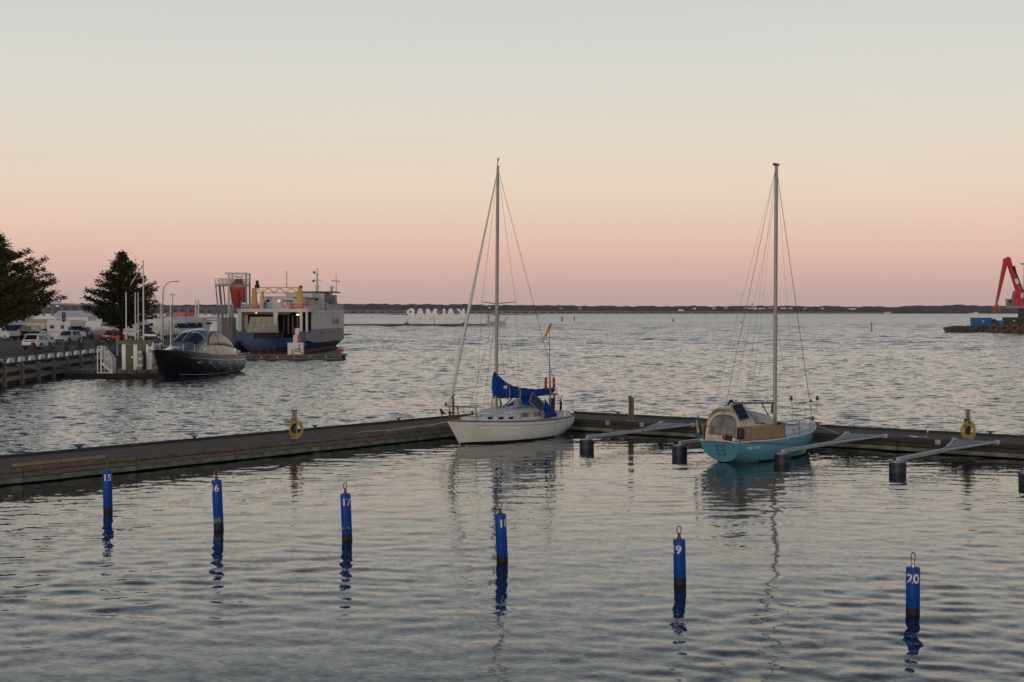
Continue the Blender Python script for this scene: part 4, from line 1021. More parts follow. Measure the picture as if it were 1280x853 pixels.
# red lorries far on the quay
for i, (x0, x1, lb) in enumerate(((207, 213.5, 'narrow red box trailer beside the street lamp'), (217, 232, 'dull red container with glowing rear lamps beyond the motorhomes'), (232.5, 243.5, 'bright red container beyond the motorhomes'))):
    d_ = 300; a = PD(x0, 386.5, d_); b = PD(x1, 386.5, d_); w_ = b.x - a.x
    t = empty('container', ((a.x+b.x)/2, d_, QZ), 0, lb, 'container')
    box('box', M['red'] if i != 1 else M['car_red'], t, (0, 1.25, 2.55), (w_-.05, 2.5, 2.6), bevel=.03); box('chassis', M['rubber'], t, (0, 1.25, .9), (w_-.2, 2.3, .3))
    for sx in (-1, 1): wheel(t, sx*w_*.32, .3, .5, -1); box('rear_lamp', M['lamp_red'], t, (sx*w_*.33, -.03, 1.4), (.35, .08, .25))
    for k in range(6): box('rib', M['car_red'], t, (-w_/2 + w_*(k+.5)/6, -.02, 2.55), (.08, .05, 2.5))

# person walking along the quay
def person(loc, rz):
    t = empty('person', loc, rz, 'person in dark jacket and black trousers walking along the quay', 'person')
    import bmesh
    V = [(0,0,.95),(0,0,1.15),(.01,0,1.42),(.03,0,1.54),(.06,0,1.62),(.06,0,1.73),
         (.0,.10,.92),(.20,.11,.50),(.24,.11,.10),(.38,.11,.06), (.0,-.10,.92),(-.12,-.11,.50),(-.42,-.11,.16),(-.36,-.11,.05),
         (0,.19,1.40),(-.08,.24,1.14),(.04,.25,.90),(.08,.25,.80),(0,-.19,1.40),(.08,-.24,1.14),(.20,-.24,.93),(.25,-.24,.84)]
    E = [(0,1),(1,2),(2,3),(3,4),(4,5),(0,6),(6,7),(7,8),(8,9),(0,10),(10,11),(11,12),(12,13),(2,14),(14,15),(15,16),(16,17),(2,18),(18,19),(19,20),(20,21)]
    Rr = [.15,.15,.16,.06,.085,.08,.09,.07,.05,.045,.09,.07,.05,.045,.075,.05,.04,.035,.075,.05,.04,.035]
    me = bpy.data.meshes.new('body'); me.from_pydata(V, E, []); 
    pm('trousers', (.014,.014,.016), .9); pm('jacket', (.05,.05,.055), .9); pm('skin', (.42,.25,.18), .6); pm('hair', (.05,.03,.02), .8)
    me.materials.append(M['trousers'])
    o = bpy.data.objects.new('body', me); col.objects.link(o); o.parent = t
    s_ = o.modifiers.new('skin', 'SKIN')
    for i, r_ in enumerate(Rr): me.skin_vertices[0].data[i].radius = (r_, r_*1.15 if i < 3 else r_)
    me.skin_vertices[0].data[0].use_root = True
    ss = o.modifiers.new('sub', 'SUBSURF'); ss.levels = 1; ss.render_levels = 1
    MB().loft([[(x0 + rx*math.cos(a), ry*math.sin(a), z) for a in [i*math.pi/6 for i in range(12)]] for x0, rx, ry, z in ((0,.15,.21,.88),(0,.15,.20,1.1),(.01,.155,.23,1.32),(.01,.12,.21,1.46),(.03,.06,.08,1.52))]).build('jacket', M['jacket'], t, smooth=50)
    MB().loft([[(.155+.0 + .012*math.cos(a)*0, .07*math.cos(a), 1.28+.17*math.sin(a)) for a in [i*math.pi/5 for i in range(10)]], [(.172, .06*math.cos(a), 1.28+.16*math.sin(a)) for a in [i*math.pi/5 for i in range(10)]]]).build('shirt_front', M['deck_white'], t)
    MB().lathe([(.0,1.56),(.05,1.57),(.078,1.63),(.09,1.69),(.085,1.75),(.05,1.80),(0,1.815)], 12, (.06,0,0)).build('head', M['skin'], t, smooth=60)
    MB().lathe([(.092,1.70),(.097,1.74),(.075,1.80),(.0,1.83)], 12, (.048,0,0)).build('hair', M['hair'], t, smooth=60)
    return t
person(G(99.5, 443.5), R(-8))

# bollards between parking and quay road
for i, (px, py, hh, ww) in enumerate(((41.5, 440.5, .95, .42), (62.5, 440.0, 1.0, .34), (83.3, 439.0, 1.0, .36), (102, 437, .95, .36), (121.5, 434.8, .95, .4), (138.5, 432, .95, .42))):
    p = G(px, py); t = empty('bollard', p, R(random.uniform(-10, 10)), 'weathered timber bollard beside the quay road', 'bollard', 'timber bollards beside the quay road')
    MB().box((0, 0, hh/2-.02), (ww, ww, hh), taper=.9).build('post', M['board_dark'], t, bevel=.04); MB().box((0, 0, hh+.0), (ww*.8, ww*.8, .06), taper=.6).build('cap', M['timber_grey'], t)
# parking sign
p = G(80, 432); t = empty('parking_sign', p, R(4), 'blue parking sign on a thin pole in front of the motorhome', 'sign')
tube('pole', M['grey'], t, [(0, 0, 0), (0, 0, 3.9)], .035, 6); box('panel', M['sign_blue'], t, (0, -.05, 3.35), (.46, .03, 1.1), bevel=.01)
me = text_mesh('P', .42, 0, .01); me.materials.append(M['number_white']); o = bpy.data.objects.new('letter', me); col.objects.link(o); o.parent = t; o.location = (0, -.072, 3.45); o.rotation_euler = (R(90), 0, 0)
box('mark', M['number_white'], t, (0, -.068, 3.12), (.26, .01, .12))
o = tube('bare_pole', M['grey'], None, [G(31.5, 422), G(31.5, 422) + Vector((0, 0, 3.0))], .07, 6); tag(o, 'bare grey pole between the motorhomes and the black van', 'pole')

# ------------------------------------------------------------------ trees
def tree(name, base, H_, prof, label, seed, trunk_r=.22, dens=1.0, z0=2.0):
    rng = random.Random(seed); t = empty(name, base, 0, label, 'tree')
    def tr(z): return Vector((.10*math.sin(z*.5+seed), .10*math.cos(z*.43+seed), z))
    zs_ = [-.2, 0, .5, 1.5, 3, 4.5, 6, 7.5, 9, H_*.97]; zs_ = [z for z in zs_ if z < H_]
    m = MB(); m.tube([tr(z) for z in zs_], [max(.02, trunk_r*(1.35 if z <= 0 else 1)*(1-.93*max(0, z)/H_)) for z in zs_], 8)
    m.build('trunk', M['bark'], t, smooth=60)
    mb = MB(); tips = []
    n = int(120*dens)
    for i in range(n):
        f = (i+rng.random())/n; z = z0 + (H_-z0)*f**1.15
        rad = lerp_tab(prof, (z-z0)/(H_-z0))*rng.uniform(.55, 1.1)
        a = i*2.399 + rng.uniform(-.5, .5); up = rng.uniform(.05, .45)*rad + .1
        st_ = tr(max(z0*.75, z - .22*rad)); e = Vector((st_.x + rad*math.cos(a), st_.y + rad*math.sin(a), st_.z + up + .22*rad))
        mid = st_.lerp(e, .5) + Vector((0, 0, .08*rad))
        mb.tube([st_, mid, e], [.02+.018*rad, .014+.009*rad, .008], 4)
        for k in range(int(2 + rad*2.1)):
            s_ = 1 - (k/(2 + rad*2.1))**1.2*.86
            tips.append((st_.lerp(mid, s_*2) if s_ < .5 else mid.lerp(e, s_*2-1), rng.uniform(.25, .46)))
    mb.build('branch_framework', M['bark'], t)
    vs, fs = [], []
    for c, r_ in tips:
        for q_ in range(int(24*r_/.35)):
            d = Vector((rng.gauss(0,1), rng.gauss(0,1), rng.gauss(0,.7)))*r_*.62; p_ = c + d
            s_ = rng.uniform(.09, .19); a = rng.uniform(0, 6.28); b = rng.gauss(0, .7)
            u_ = Vector((math.cos(a), math.sin(a), math.sin(b)*.7)).normalized()*s_; w_ = u_.cross(Vector((rng.gauss(0,1), rng.gauss(0,1), 1.4))).normalized()*s_*.62
            k = len(vs); vs += [p_ - u_, p_ + w_*.9 - u_*.1, p_ + u_*1.25, p_ - w_*.9 - u_*.1]; fs.append((k, k+1, k+2, k+3))
    me = bpy.data.meshes.new('crown'); me.from_pydata([tuple(v) for v in vs], [], fs); me.materials.append(M['leaf']); me.update()
    o = bpy.data.objects.new('crown', me); col.objects.link(o); o.parent = t
    return t
p = G(152.5, 430.5)
tree('maple_tree', p, 11.0, [(0, 3.6), (.05, 4.7), (.28, 4.5), (.42, 3.8), (.55, 2.9), (.72, 2.0), (.89, .85), (1, .1)], 'dark conical tree behind the green-roofed hut and flagpoles', 3, .24, 1.25, 2.3)
p = G(-8, 436)
tree('maple_tree', p, 12.5, [(0, 6.0), (.07, 6.9), (.2, 7.0), (.33, 6.2), (.5, 5.0), (.68, 3.5), (.85, 1.7), (.95, .7), (1, .2)], 'larger dark tree cut by the frame edge over the parked cars', 5, .34, 1.9, 2.5)

# ------------------------------------------------------------------ poles, flag, lamps
def pole(px, yb, yt, d_, r_, name, label, cat='pole', z0=QZ):
    t = PD(px, yt, d_); t0 = empty(name, (t.x, d_, z0), 0, label, cat)
    tube('shaft', M['paint_white'], t0, [(0, 0, 0), (0, 0, t.z-z0)], [r_, r_*.75], 8); MB().lathe([(r_*.8,0),(r_*1.2,.05),(r_*1.0,.14),(0,.18)], 8, (0,0,t.z-z0)).build('finial', M['paint_white'], t0, smooth=50)
    box('foot', M['grey'], t0, (0, 0, .12), (.4, .4, .24), bevel=.03)
    return t0, t.z-z0
pole(157.5, 0, 368, 140, .075, 'white_pole', 'bare white pole beside the trunk of the conical tree')
pole(169, 0, 368, 142, .065, 'white_pole', 'white pole, one of a close pair behind the hut'); pole(172.5, 0, 368, 142, .065, 'white_pole', 'white pole of the close pair, on the flagpole side')
fp, fh = pole(179, 0, 328, 138, .085, 'flagpole', 'tall white flagpole with a furled blue and yellow flag', 'flagpole')
def ff(u, v):
    x = -1.25*v - .02*u; z = -.15 - 1.9*v - .42*u*(.5+.5*v) + .06*math.sin(v*8); return Vector((x, .15*math.sin(v*6+u*2), fh + z))
fl = MB().grid(ff, 4, 14).build('flag', M['flag_blue'], fp, smooth=60, thick=.02)
MB().grid(lambda u, v: ff(.30 + .5*u, .12 + .86*v) + Vector((0, -.05, 0)), 3, 10).build('flag_cross', M['flag_yellow'], fl, smooth=60, thick=.03)
pole(201.3, 0, 383, 150, .075, 'white_pole', 'short white pole left of the street lamp'); pole(213.2, 0, 383, 150, .075, 'white_pole', 'short white pole in front of the red containers')
pole(244.5, 0, 377, 290, .18, 'white_pole', 'thin white mast beside the red containers'); pole(248, 0, 377, 290, .20, 'white_pole', 'thicker white mast between the red and grey containers')
tp = PD(203.6, 352, 165); t = empty('street_lamp', (tp.x, 165, QZ), 0, 'tall street lamp with a curved arm behind the motor yacht', 'street lamp')
hh = tp.z - QZ; tube('mast', M['grey'], t, [(0,0,0), (0,0,hh-1.6), (.05,0,hh-.9), (.35,0,hh-.35), (.85,0,hh-.05), (1.4,0,hh)], [.08,.065,.055,.05,.045,.045], 8)
box('lamp_head', M['grey'], t, (1.6, 0, hh), (.55, .22, .10), bevel=.03); box('lens', M['glass_grey'], t, (1.62, 0, hh-.06), (.4, .16, .03))
tp = PD(215.5, 368, 200); t = empty('street_lamp', (tp.x, 200, QZ), 0, 'thin lamp mast with a short double head behind the motorhomes', 'street lamp'); hh = tp.z-QZ
tube('mast', M['grey'], t, [(0,0,0),(0,0,hh)], [.07,.04], 6); box('lamp_head', M['grey'], t, (-.1,0,hh), (.5,.2,.1)); box('lamp_head', M['grey'], t, (.3,0,hh-.1), (.3,.2,.1))

# ------------------------------------------------------------------ hut on the low landing
LZ = .62
hb = P(171.3, 462.5, LZ)
t = empty('landing', (hb.x, hb.y, 0), 0, 'low timber landing under the green-roofed hut', 'landing')
box('slab', M['quay_wall'], t, (-1.4, 1.6, LZ-.55), (8.6, 5.4, 1.0))
for k in range(10): box('plank', M['board_grey'], t, (-5.3 + k*.86, -1.15, LZ-.10), (.80, .16, .34), bevel=.02)
for k in range(9): box('deck_board', M['timber_grey'], t, (-1.4, -.75 + k*.58, LZ-.02), (8.5, .52, .05), bevel=.01)
h = empty('hut', (hb.x, hb.y, LZ+.006), R(-2), 'small white hut with green doors and green roof', 'hut')
sc_ = hb.y/F
wh = 38.5*sc_; hz = 36.5*sc_
pm('hut_white', (.85,.85,.83), .55, var=.06)
box('wall', M['hut_white'], h, (0, 1.1, hz/2-.1), (wh, 2.2, hz-.2), bevel=.02)
box('roof', M['green_roof'], h, (0, 1.05, hz-.10), (wh+.3, 2.8, .22), bevel=.03); box('fascia', M['green_paint'], h, (0, -.36, hz-.14), (wh+.3, .05, .26))
for k, x in enumerate((-.62, .40)):
    d_ = box('door', M['green_paint'], h, (x, -.02, 1.08), (.62 if k == 0 else .72, .06, 2.1), bevel=.01)
    for zz_ in (.5, 1.1, 1.7): box('door_board', M['green_paint'], d_, (x, -.056, zz_), (.50, .016, .06))
    box('handle', M['steel'], d_, (x+.24, -.08, 1.05), (.05, .06, .14))
for x in (-1.02, -.16, .90): box('trim_board', M['hut_white'], h, (x, -.025, 1.15), (.14, .05, 2.3), bevel=.008)
box('vent', M['black'], h, (1.12, -.02, 2.05), (.20, .05, .20)); box('notice', M['glass_grey'], h, (1.12, -.012, 1.60), (.22, .03, .32)); box('notice', M['number_white'], h, (1.12, -.012, 1.25), (.16, .03, .22))
tube('downpipe', M['grey'], h, [(-1.62, -.1, 0), (-1.62, -.1, 2.6)], .08, 6)
box('window', M['glass_grey'], h, (wh/2+.01, 1.1, 1.6), (.04, .8, .7))
# objects in front of the hut
for dx, lb in ((.42, 'pale stack of crates standing before the second hut door'), (-2.25, 'pale stack of crates between the stair and the hut')):
    t = empty('crate_stack', (hb.x+dx, hb.y-.55, LZ+.006), 0, lb, 'crates')
    for k in range(5): box('crate', M['deck_white'] if k % 2 else M['grey'], t, (random.uniform(-.04,.04), 0, .14+.27*k), (.44-.02*k, .40, .25), bevel=.02)
    MB().lathe([(.16,1.36),(.22,1.45),(.18,1.58),(.05,1.62)], 10).build('bag', M['deck_white'], t, smooth=50)
t = empty('waste_bin', (hb.x-1.72, hb.y-.3, LZ+.006), 0, 'black bin beside the white hut corner', 'bin'); MB().box((0,0,.55), (.45,.45,1.1), taper=1.1).build('body', M['black'], t, bevel=.04); box('lid', M['rubber'], t, (0,0,1.14), (.54,.54,.08), bevel=.03)
t = empty('gate_rail', (hb.x-2.3, hb.y-.8, LZ+.006), 0, 'thin metal gate frame beside the white stair', 'rail'); tube('frame', M['grey'], t, [(-.45,0,0),(-.45,0,1.15),(.55,0,1.15),(.55,0,0)], .03, 6); tube('bar', M['grey'], t, [(-.45,0,.6),(.55,0,.6)], .02, 6)
t = empty('tarp_cover', (hb.x+1.95, hb.y-.1, LZ+.006), 0, 'grey tarpaulin draped over gear between hut and yacht', 'cover')
MB().loft([[(.0+ r_*math.cos(a)*1.0, r_*.8*math.sin(a)+.1*math.sin(3*a), z) for a in [i*math.pi/6 for i in range(12)]] for r_, z in ((.62,0),(.5,.6),(.38,1.2),(.22,1.7),(.05,1.95))]).build('cloth', M['grey'], t, smooth=40)
# white stair from the quay to the landing
sp0 = P(131, 467, LZ); s = empty('stair', (sp0.x, sp0.y, LZ), 0, 'white steel stair with rails from quay down to the landing', 'stair')
q0 = sp0.y/F
W0 = 18*q0; rise = QZ - LZ + .05
for yy in (0, .9):
    n_ = 'rail_post'
    tube(n_, M['paint_white'], s, [(-W0/2, yy, 0), (-W0/2, yy, rise+1.15)], .045, 6); tube(n_, M['paint_white'], s, [(-W0/2+.30, yy, 0), (-W0/2+.30, yy, rise+1.15)], .04, 6); tube(n_, M['paint_white'], s, [(W0/2, yy, 0), (W0/2, yy, 1.2)], .045, 6)
    for k in range(5):
        z = 1.15 - .23*k
        tube('hand_rail', M['paint_white'], s, [(-W0/2, yy, rise+z), (-W0/2+.32, yy, rise+z), (W0/2, yy, .05+z)], .04 if k in (0,) else .025, 6)
    MB().hexa([(-W0/2+.25, yy-.03, rise-.22), (W0/2, yy-.03, .0), (W0/2, yy+.03, .0), (-W0/2+.25, yy+.03, rise-.22), (-W0/2+.25, yy-.03, rise), (W0/2, yy-.03, .22), (W0/2, yy+.03, .22), (-W0/2+.25, yy+.03, rise)]).build('stringer', M['paint_white'], s)
    tube('base_rail', M['paint_white'], s, [(-W0/2, yy, .04), (W0/2, yy, .04)], .04, 6)
for k in range(5): box('tread', M['grey'], s, (-W0/2+.4 + (W0-.45)*k/5, .45, rise - .05 - (rise-.1)*(k+.5)/5.2), (.26, .9, .05))

# ------------------------------------------------------------------ black motor yacht
bow = PD(193, 437, 116.0); hd = Vector((-.19, -.982, 0)).normalized(); LY = 15.0
sy = bow - hd*LY
y_ = empty('motor_yacht', (sy.x, sy.y, 0), math.atan2(hd.y, hd.x), 'black-hulled motor yacht with rounded silver cabin', 'motor yacht')
HY = Hull(LY, [(0,1.95),(.15,2.08),(.4,2.15),(.6,2.0),(.78,1.55),(.9,.95),(.97,.45),(1,.06)],
          [(0,1.50),(.3,1.62),(.6,1.95),(.85,2.28),(1,2.42)], [(0,-.3),(.5,-.5),(.9,-.4),(1,-.2)], .42, -.15,
          [(0,.95),(.5,.8),(.8,.35),(1,.1)])
HY.shell(nu=40, nv=14).build('hull', M['yacht_black'], y_, smooth=50)
HY.deck(camber=.08).build('deck', M['yacht_silver'], y_, smooth=50)
for sg in (1, -1):
    rows = [HY.pt(u, .20, sg, .012) for u in [.02 + .74*i/24 for i in range(25)]]; MB().tube(rows, .045, 6).build('rubbing_strake', M['steel'], y_, smooth=50)
    MB().tube([HY.pt(u, .74, sg, .012) for u in [.02 + .8*i/24 for i in range(25)]], .03, 5).build('boot_line', M['grey'], y_, smooth=50)
    for u in (.16, .28, .42, .55, .67):
        p_ = HY.pt(u, .34, sg, .01); p2 = HY.pt(u+.02, .34, sg, .01); an = math.atan2(p2.y-p_.y, p2.x-p_.x)
        o = MB().lathe([(.20,-.015),(.22,.0),(.20,.015)], 14, (0,0,0), 'y').build('porthole', M['steel'], y_, smooth=40); o.location = p_; o.rotation_euler = (0, 0, an); o.scale = (1.2, 1, .62)
        o2 = MB().lathe([(.15,-.022),(.15,.022)], 14, (0,0,0), 'y').build('glass', M['glass_dark'], o, smooth=40)
# superstructure: front coachroof, cabin
def cabin_ring(x, zt, w_, zb_, tum=.80, n=14):
    r_ = []
    for i in range(n+1):
        a = math.pi*i/n; c_, s_ = math.cos(a), math.sin(a)
        r_.append(Vector((x, w_*math.copysign(abs(c_)**.55, c_)*(1-(1-tum)*s_), zb_ + (zt-zb_)*s_**.55)))
    return r_
CAB = [(.8, 2.25, 1.55, 1.55), (1.4, 2.95, 1.62, 1.6), (2.5, 3.52, 1.66, 1.62), (4.0, 3.90, 1.68, 1.66), (5.8, 4.02, 1.66, 1.72), (7.2, 3.95, 1.62, 1.85), (8.0, 3.72, 1.58, 1.92), (8.8, 3.35, 1.52, 1.98), (9.6, 2.92, 1.44, 2.02), (10.3, 2.58, 1.20, 2.1), (11.6, 2.47, .85, 2.2), (12.6, 2.40, .40, 2.26)]
rr = [cabin_ring(*c_) for c_ in CAB]
MB().loft(rr, ring_closed=False, caps=True).build('superstructure', M['yacht_silver'], y_, smooth=45)
def cpt(x, v, off=.015):
    for (a, b), ra, rb in zip(zip(CAB, CAB[1:]), rr, rr[1:]):
        if a[0] <= x <= b[0]:
            t_ = (x-a[0])/(b[0]-a[0]); f = v*14; i = min(13, int(f)); q_ = f - i
            p_ = ra[i].lerp(ra[i+1], q_).lerp(rb[i].lerp(rb[i+1], q_), t_); c_ = Vector((p_.x, 0, 2.2)); return p_ + (p_-c_).normalized()*off + Vector((off if x > 7.2 else 0, 0, 0))
for v0, v1 in ((.13, .485), (.515, .87)): MB().grid(lambda u, v: cpt(7.75 + 1.72*u, v0 + (v1-v0)*v), 6, 8).build('windscreen', M['glass_dark'], y_, smooth=60, thick=.01)
for v0 in (.485,): MB().grid(lambda u, v: cpt(7.7 + 1.8*u, v0 + .03*v, .02), 6, 2).build('windscreen_pillar', M['yacht_silver'], y_, smooth=60, thick=.01)
for sg in (0, 1):
    def sw(u, v, lo=.06):
        x = 1.9 + 5.6*u; vt = lo + (.245*math.sin(math.pi*min(1, max(0, .10+.86*u)))**.8)*v; return cpt(x, (vt if sg == 0 else 1-vt), .02)
    MB().grid(sw, 16, 5).build('side_window', M['yacht_pink_glow'], y_, smooth=60, thick=.01)
    arc = [cpt(1.5 + 6.2*i/20, ((.02 + .30*math.sin(math.pi*(.04+.93*i/20))**.8) if sg == 0 else 1-(.02 + .30*math.sin(math.pi*(.04+.93*i/20))**.8)), .02) for i in range(21)]
    tube('window_frame', M['black'], y_, arc, .035, 5)
    MB().grid(lambda u, v: cpt(5.3 + .14*u, ((.06 + .24*v) if sg == 0 else 1-(.06+.24*v)), .035), 2, 5).build('window_bar', M['black'], y_, smooth=60, thick=.01)
box('cockpit_seat', M['yacht_pink_glow'], y_, (.7, 0, 1.75), (1.0, 3.2, .5), bevel=.15)
tube('radar_post', M['grey'], y_, [(4.0, 0, 3.7), (3.8, 0, 4.4)], .06, 6); MB().lathe([(.05,4.36),(.28,4.40),(.30,4.50),(.2,4.56),(0,4.57)], 14, (3.8,0,0)).build('radar_dome', M['black'], y_, smooth=50)
for sg in (1, -1):
    tops = []
    for u in (.52, .62, .72, .82, .91, .975):
        p_ = HY.pt(u, 0, sg); p_.y -= sg*.08; tube('stanchion', M['steel'], y_, [p_, p_ + Vector((0,0,.62))], .022, 6); tops.append(p_ + Vector((0,0,.62)))
    tube('hand_rail', M['steel'], y_, [HY.pt(.46, 0, sg) + Vector((0,0,.1))] + tops + [Vector((LY+.05, 0, 3.05))], .025, 6)
box('anchor_roller', M['steel'], y_, (LY+.0, 0, 2.42), (.7, .22, .1), bevel=.02); MB().lathe([(.12,2.4),(.16,2.5),(.12,2.75),(.05,2.8)], 10, (LY-1.2,0,0)).build('windlass', M['black'], y_, smooth=40)
for k, u in enumerate((.93, .90)): MB().lathe([(.04,-.1),(.17,.05),(.2,.4),(.17,.75),(.04,.9)], 10, tuple(HY.pt(u, .45, -1, .18))).build('fender', M['grey'], y_, smooth=50)
box('foredeck_hatch', M['glass_dark'], y_, (11.2, 0, 2.78), (.7, .7, .06), bevel=.02)

# ------------------------------------------------------------------ ferry
FD = 188.0
c0 = PD(341, 390, FD)
f = empty('ferry', (c0.x, FD, 0), R(90) - R(3.6), 'blue and white car ferry with open stern and yellow gantry', 'ferry')
LFy, HWd = 38.0, 4.65
def fw(x): return HWd*(1 if x < 24 else max(.10, 1-((x-24)/14.5)**2*.92))
def fband(z0, w0, z1, w1, name, mat, x0=0.0, x1=LFy, rake=0.0, n=24):
    rings = []
    for i in range(n+1):
        x = x0 + (x1-x0)*i/n; a, b = fw(x)*w0, fw(x)*w1
        rings.append([(x + rake*z0*(x/LFy)**3, -a, z0), (x + rake*z1*(x/LFy)**3, -b, z1), (x + rake*z1*(x/LFy)**3, b, z1), (x + rake*z0*(x/LFy)**3, a, z0)])
    return MB().loft(rings, ring_closed=True, caps=True).build(name, mat, f, smooth=30)
fband(-1.2, .62, .42, .74, 'bottom', M['ferry_red'], 1.0, LFy-1, .15); fband(.42, .74, 1.28, .97, 'lower_hull', M['ferry_blue'], .4, LFy-.5, .15)
fband(1.28, .985, 1.38, 1.005, 'knuckle', M['ferry_white'], 6.0, LFy-.4, .15)
for sg in (-1, 1):
    for z0, z1, mat, nm_ in ((1.38, 3.15, 'ferry_lilac', 'lower_side'), (3.15, 5.45, 'ferry_white', 'upper_side')):
        rings = []
        for i in range(25):
            x = 3.6 + (LFy-3.6)*i/24; w_ = fw(x); xo = .15*z1*(x/LFy)**3
            rings.append([(x + xo, sg*w_, z0), (x + xo, sg*w_, z1), (x + xo, sg*(w_-.25), z1), (x + xo, sg*(w_-.25), z0)])
        MB().loft(rings).build(nm_, M[mat], f, smooth=30)
    for i in range(7): box('frame_rib', M['ferry_white'], f, (6 + i*3.0, sg*(HWd+.005), 4.3), (.07, .05, 2.2))
    box('side_door', M['ferry_lilac'], f, (10, sg*(HWd+.01), 2.3), (1.2, .06, 1.6))
    tube('rail_edge', M['ferry_white'], f, [(3.6, sg*HWd, 5.5), (14, sg*HWd, 5.5), (24, sg*HWd, 5.5)], .08, 6)
# stern: blue transom with rounded lower ramp, side horns
pts = [(-4.55, 2.95), (-3.0, 2.95), (-2.9, 2.05), (1.4, 2.05), (1.5, 3.0), (4.55, 3.0), (4.4, 1.6), (3.3, .85), (-3.3, .85), (-4.4, 1.6)]
MB().prism(pts, 0, 3.7, 'x').build('transom', M['ferry_blue'], f, bevel=.06)
MB().prism([(-3.1+.1*0 + 0, 2.0)] + [(-.4 + 2.75*math.cos(a), 2.0 + 1.35*math.sin(a)) for a in [math.pi + i*math.pi/12 for i in range(13)]], -.35, 0, 'x').build('stern_ramp', M['ferry_blue'], f, bevel=.04)
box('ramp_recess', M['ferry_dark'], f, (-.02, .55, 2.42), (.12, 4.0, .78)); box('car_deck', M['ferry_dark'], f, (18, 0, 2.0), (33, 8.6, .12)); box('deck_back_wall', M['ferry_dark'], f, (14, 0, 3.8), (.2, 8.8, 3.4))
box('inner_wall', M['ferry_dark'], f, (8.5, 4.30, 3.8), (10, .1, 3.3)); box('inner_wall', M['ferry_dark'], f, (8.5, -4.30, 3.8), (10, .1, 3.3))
box('deck_head', M['ferry_white'], f, (14.5, 0, 5.6), (29, 9.2, .26), bevel=.04); box('stern_beam', M['ferry_white'], f, (.15, 0, 5.68), (.5, 9.5, .46), bevel=.05); box('stern_fascia', M['rust'], f, (.25, 1.0, 5.30), (.2, 6.6, .32))
for yy, w_ in ((4.45, .5), (-.35, .42), (-3.75, .34), (-4.5, .26)): box('stern_column', M['ferry_white'], f, (.25, yy, 4.2), (.5, w_, 2.7), bevel=.03)
MB().prism([(-.05, 5.5), (-.75, 5.5), (-.36, 3.0), (-.20, 3.0)], -.05, .05, 'x').build('gusset', M['ferry_white'], f)
rp = MB().hexa([(-.55, 3.35, 2.75), (-.55, -.85, 2.75), (-.40, -.85, 2.75), (-.40, 3.35, 2.75), (.35, 3.05, 4.85), (.35, -.55, 4.85), (.5, -.55, 4.85), (.5, 3.05, 4.85)]).build('stern_door', M['ramp_beige'], f, bevel=.02)
for k in range(6):
    a_ = k/5.0; tube('door_rib', M['ramp_beige'], rp, [(-.60, 3.35 - 4.2*a_, 2.76), (.30, 3.05 - 3.6*a_, 4.84)], .05, 5)
for k in range(4): a_ = k/3.0; tube('door_rib', M['ramp_beige'], rp, [(-.60+.9*a_, 3.35-.3*a_, 2.8+2.0*a_), (-.60+.9*a_, -.85+.3*a_, 2.8+2.0*a_)], .05, 5)
box('side_screen', M['ramp_beige'], f, (.9, 4.0, 4.2), (.1, .9, 2.4))
for k in range(5): box('cargo_post', M['grey'], f, (2.0, -1.0-k*.62, 3.9), (.1, .08, 2.8))
MB().lathe([(0,-.1),(.16,-.06),(.18,.06),(0,.1)], 10, (-.15,-3.35,5.12)).build('stern_lamp', M['lamp_warm'], f, smooth=50); MB().lathe([(0,-.05),(.07,-.03),(.07,.03),(0,.05)], 8, (-.15,2.2,5.36)).build('stern_lamp', M['lamp_warm'], f, smooth=50)
# starboard quarter bulwark running aft of the side
MB().prism([(0, 1.7), (3.7, 1.38), (3.7, 3.0), (1.2, 2.7), (0, 2.6)], -4.66, -4.4, 'y').build('quarter_plate', M['ferry_lilac'], f, bevel=.03)
# upper deck houses and gear
box('casing', M['ferry_white'], f, (13, .9, 6.7), (10, 5.6, 1.9), bevel=.08); box('casing_top', M['ferry_white'], f, (15, -.9, 7.8), (6, 3.8, .7), bevel=.08)
for yy in (2.6, 1.0, -.6): MB().lathe([(.22,-.03),(.22,.03)], 12, (7.97, yy, 7.0), 'x').build('casing_window', M['glass_dark'], f)
box('bulwark', M['ramp_beige'], f, (22, -4.2, 6.15), (12, .25, .85), bevel=.04); box('bulwark', M['ramp_beige'], f, (22, 4.2, 6.15), (12, .25, .85), bevel=.04)
for yy in (3.45, -2.75):
    gp = MB().loft([[(4.0-.4, yy-.42, 5.7), (4.0+.4, yy-.42, 5.7), (4.0+.4, yy+.42, 5.7), (4.0-.4, yy+.42, 5.7)], [(4.0-.25, yy-.26, 8.7), (4.0+.25, yy-.26, 8.7), (4.0+.25, yy+.26, 8.7), (4.0-.25, yy+.26, 8.7)]]).build('gantry_post', M['yellow_paint'], f, bevel=.03)
    MB().box((4.0, yy, 6.15), (.86, .9, .5)).build('warning_band', M['orange_red'], gp); MB().box((4.0, yy, 5.85), (.88, .92, .2)).build('warning_band', M['paint_white'], gp)
for zz_ in (8.05, 8.75): tube('gantry_chord', M['yellow_paint'], f, [(4.0, 3.3, zz_), (4.0, -2.6, zz_)], .07, 6)
for k in range(7): tube('gantry_brace', M['yellow_paint'], f, [(4.0, 3.1-.785*k, 8.05 if k % 2 else 8.75), (4.0, 3.1-.785*(k+1), 8.75 if k % 2 else 8.05)], .06, 5)
MB().lathe([(.34,8.7),(.36,9.1),(.22,9.15),(.22,9.7),(.12,9.75)], 10, (4.2,3.1,0)).build('exhaust_stack', M['black'], f, smooth=40); MB().lathe([(.25,8.7),(.25,9.0),(.1,9.05)], 10, (4.2,-2.85,0)).build('exhaust_stack', M['rust'], f, smooth=40)
